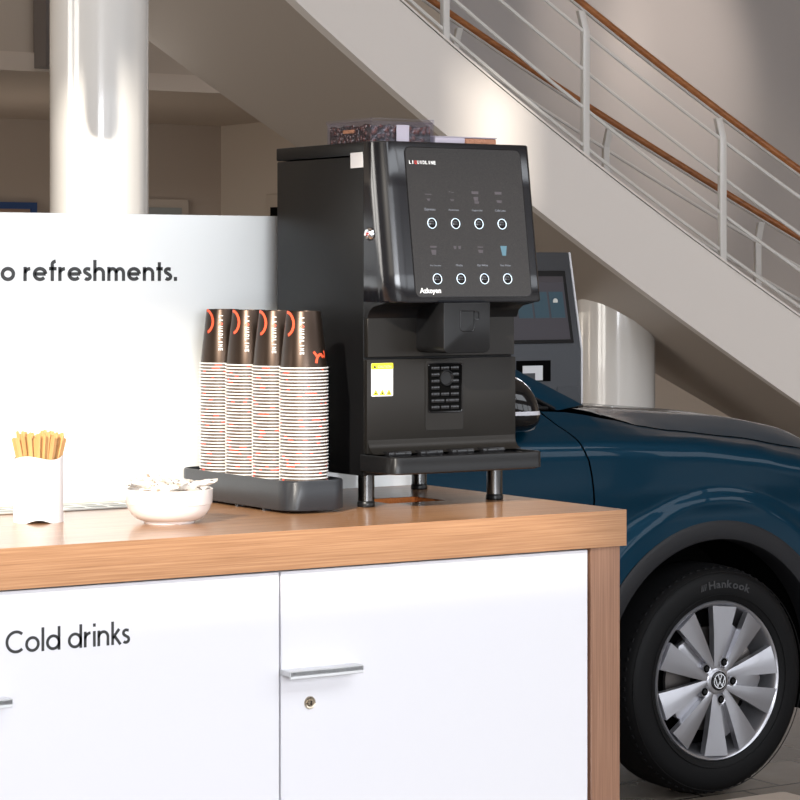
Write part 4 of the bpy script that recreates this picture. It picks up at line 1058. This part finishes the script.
    bm = B(); prism(bm, [P3(a, r_, .045) for a, r_ in ((55, .10), (55, .175), (75, .185), (95, .175), (95, .10), (75, .09))], (0, .05, 0), .008, 2); obj('brake_caliper', bm, 'disc', w, world=False)
    bm = B(); lathe(bm, [(0, -.10), (.2, -.10)], 48, RX); obj('backing', bm, 'dark', w, world=False)
    return w
w0 = wheel()
def copy_tree(o, parent):
    c_ = o.copy(); C.objects.link(c_); c_.parent = parent
    for ch in list(o.children): copy_tree(ch, c_)
    return c_
w1 = copy_tree(w0, car); w1.location.x -= 2.68
car.location.x += .080; car.location.y += .11
for k in (w0, w1):
    w2 = copy_tree(k, car); w2.location.y = YC-WY+.03; w2.rotation_euler = (0, 0, PI)

# ------------------------------------------------------------------ bench in the foreground
bn = thing('bench', 'pale beige padded bench seat with rounded corners in front of the car wheel', 'bench', (.60, .64, 0))
bm = B(); box(bm, .12, 1.125, .42, .895, .385, .4605, .028, 5); obj('seat', bm, 'fabric', bn, smooth=60)
bm = B(); box(bm, .16, 1.08, .46, .855, .345, .385, .004, 1); obj('frame', bm, 'bench_leg', bn)
for x in (.20, 1.04):
    for y in (.50, .815):
        bm = B(); tube(bm, [(x, y, 0.0), (x, y, .35)], .016, 12); obj('leg', bm, 'bench_leg', bn)

# unseen cylinder added above the view to cast a shadow on the tall column
pl = thing('column_shadow_caster', 'unseen grey cylinder added to cast a shadow on the tall column', 'shadow caster', (.155, 4.75, 3.505))
bm = B(); lathe(bm, [(0, 3.505), (.05, 3.51), (.062, 3.56), (.062, 4.3), (.02, 4.36), (0, 4.36)], 32, Matrix.Translation((.155, 4.75, 0))); obj('caster_body', bm, 'kiosk', pl)
bm = B(); tube(bm, [(.155, 4.75, 4.35), (.155, 4.75, ZC)], .006, 8); obj('caster_stem', bm, 'black_plastic', pl)

# ------------------------------------------------------------------ light
def sun(name, d, e, ang, col_):
    l_ = bpy.data.lights.new(name, 'SUN'); l_.energy = e; l_.angle = math.radians(ang); l_.color = col_
    o_ = bpy.data.objects.new(name, l_); C.objects.link(o_); o_.rotation_euler = Vector(d).to_track_quat('-Z', 'Y').to_euler(); return o_
sun('sun', SUN, 6.3, .6, (1, .93, .82))
def area(name, loc, d, w, h, e, col_=(1, 1, 1), spread=180):
    l_ = bpy.data.lights.new(name, 'AREA'); l_.shape = 'RECTANGLE'; l_.size = w; l_.size_y = h; l_.energy = e; l_.color = col_; l_.spread = math.radians(spread)
    o_ = bpy.data.objects.new(name, l_); C.objects.link(o_); o_.location = loc; o_.rotation_euler = Vector(d).to_track_quat('-Z', 'Z').to_euler(); return o_
for i, (x0, x1, z0, z1) in enumerate(front):
    area('opening_fill', ((x0+x1)/2, YW+.03, (z0+z1)/2), (0, 1, -.0001), x1-x0, z1-z0, ((48 if i == 0 else 7.5) if z0 < 2 else 10.5)*(x1-x0)*(z1-z0), (.92, .95, 1))  # fill at the unseen front windows, first one strengthened for the machine's corner highlight
for y0, y1, z0, z1 in left:
    area('opening_fill', (-13.95, (y0+y1)/2, (z0+z1)/2), (1, 0, -.0001), y1-y0, z1-z0, 28*(y1-y0)*(z1-z0), (1, .95, .88))  # added side fill for the column, back walls and machine side
def point(name, loc, e, r_, col_):
    l_ = bpy.data.lights.new(name, 'POINT'); l_.energy = e; l_.shadow_soft_size = r_; l_.color = col_
    o_ = bpy.data.objects.new(name, l_); C.objects.link(o_); o_.location = loc
point('low_room_fill', (5.2, 14.2, .9), 26, .3, (1, .90, .80)); point('low_room_fill', (0.5, 14.0, .9), 25, .3, (1, .86, .70))  # added fill lights, hidden behind the glass panel, to brighten the low room
def spot(name, loc, to, e, ang, col_):
    l_ = bpy.data.lights.new(name, 'SPOT'); l_.energy = e; l_.spot_size = math.radians(ang); l_.spot_blend = 1; l_.color = col_; l_.shadow_soft_size = .1
    o_ = bpy.data.objects.new(name, l_); C.objects.link(o_); o_.location = loc; o_.rotation_euler = (Vector(to)-Vector(loc)).to_track_quat('-Z', 'Y').to_euler()
spot('lining_glow', (10.6, 9.5, 7.5), (10.8, 13.15, 3.25), 1900, 20, (1, .82, .68)); spot('lining_glow', (9.6, 9.5, 7.5), (9.9, 13.15, 3.6), 1000, 16, (1, .82, .68))  # added spots that put warm blotches of light on the grey lining
w = bpy.data.worlds.new('world'); bpy.context.scene.world = w; w.use_nodes = True
bg = w.node_tree.nodes['Background']; bg.inputs[0].default_value = (.85, .92, 1, 1); bg.inputs[1].default_value = .8
sc = bpy.context.scene
sc.view_settings.view_transform = 'Standard'; sc.view_settings.look = 'None'; sc.view_settings.exposure = 0.; sc.view_settings.gamma = 1.
sc.cycles.use_denoising = True; sc.cycles.max_bounces = 8; sc.cycles.sample_clamp_indirect = 8
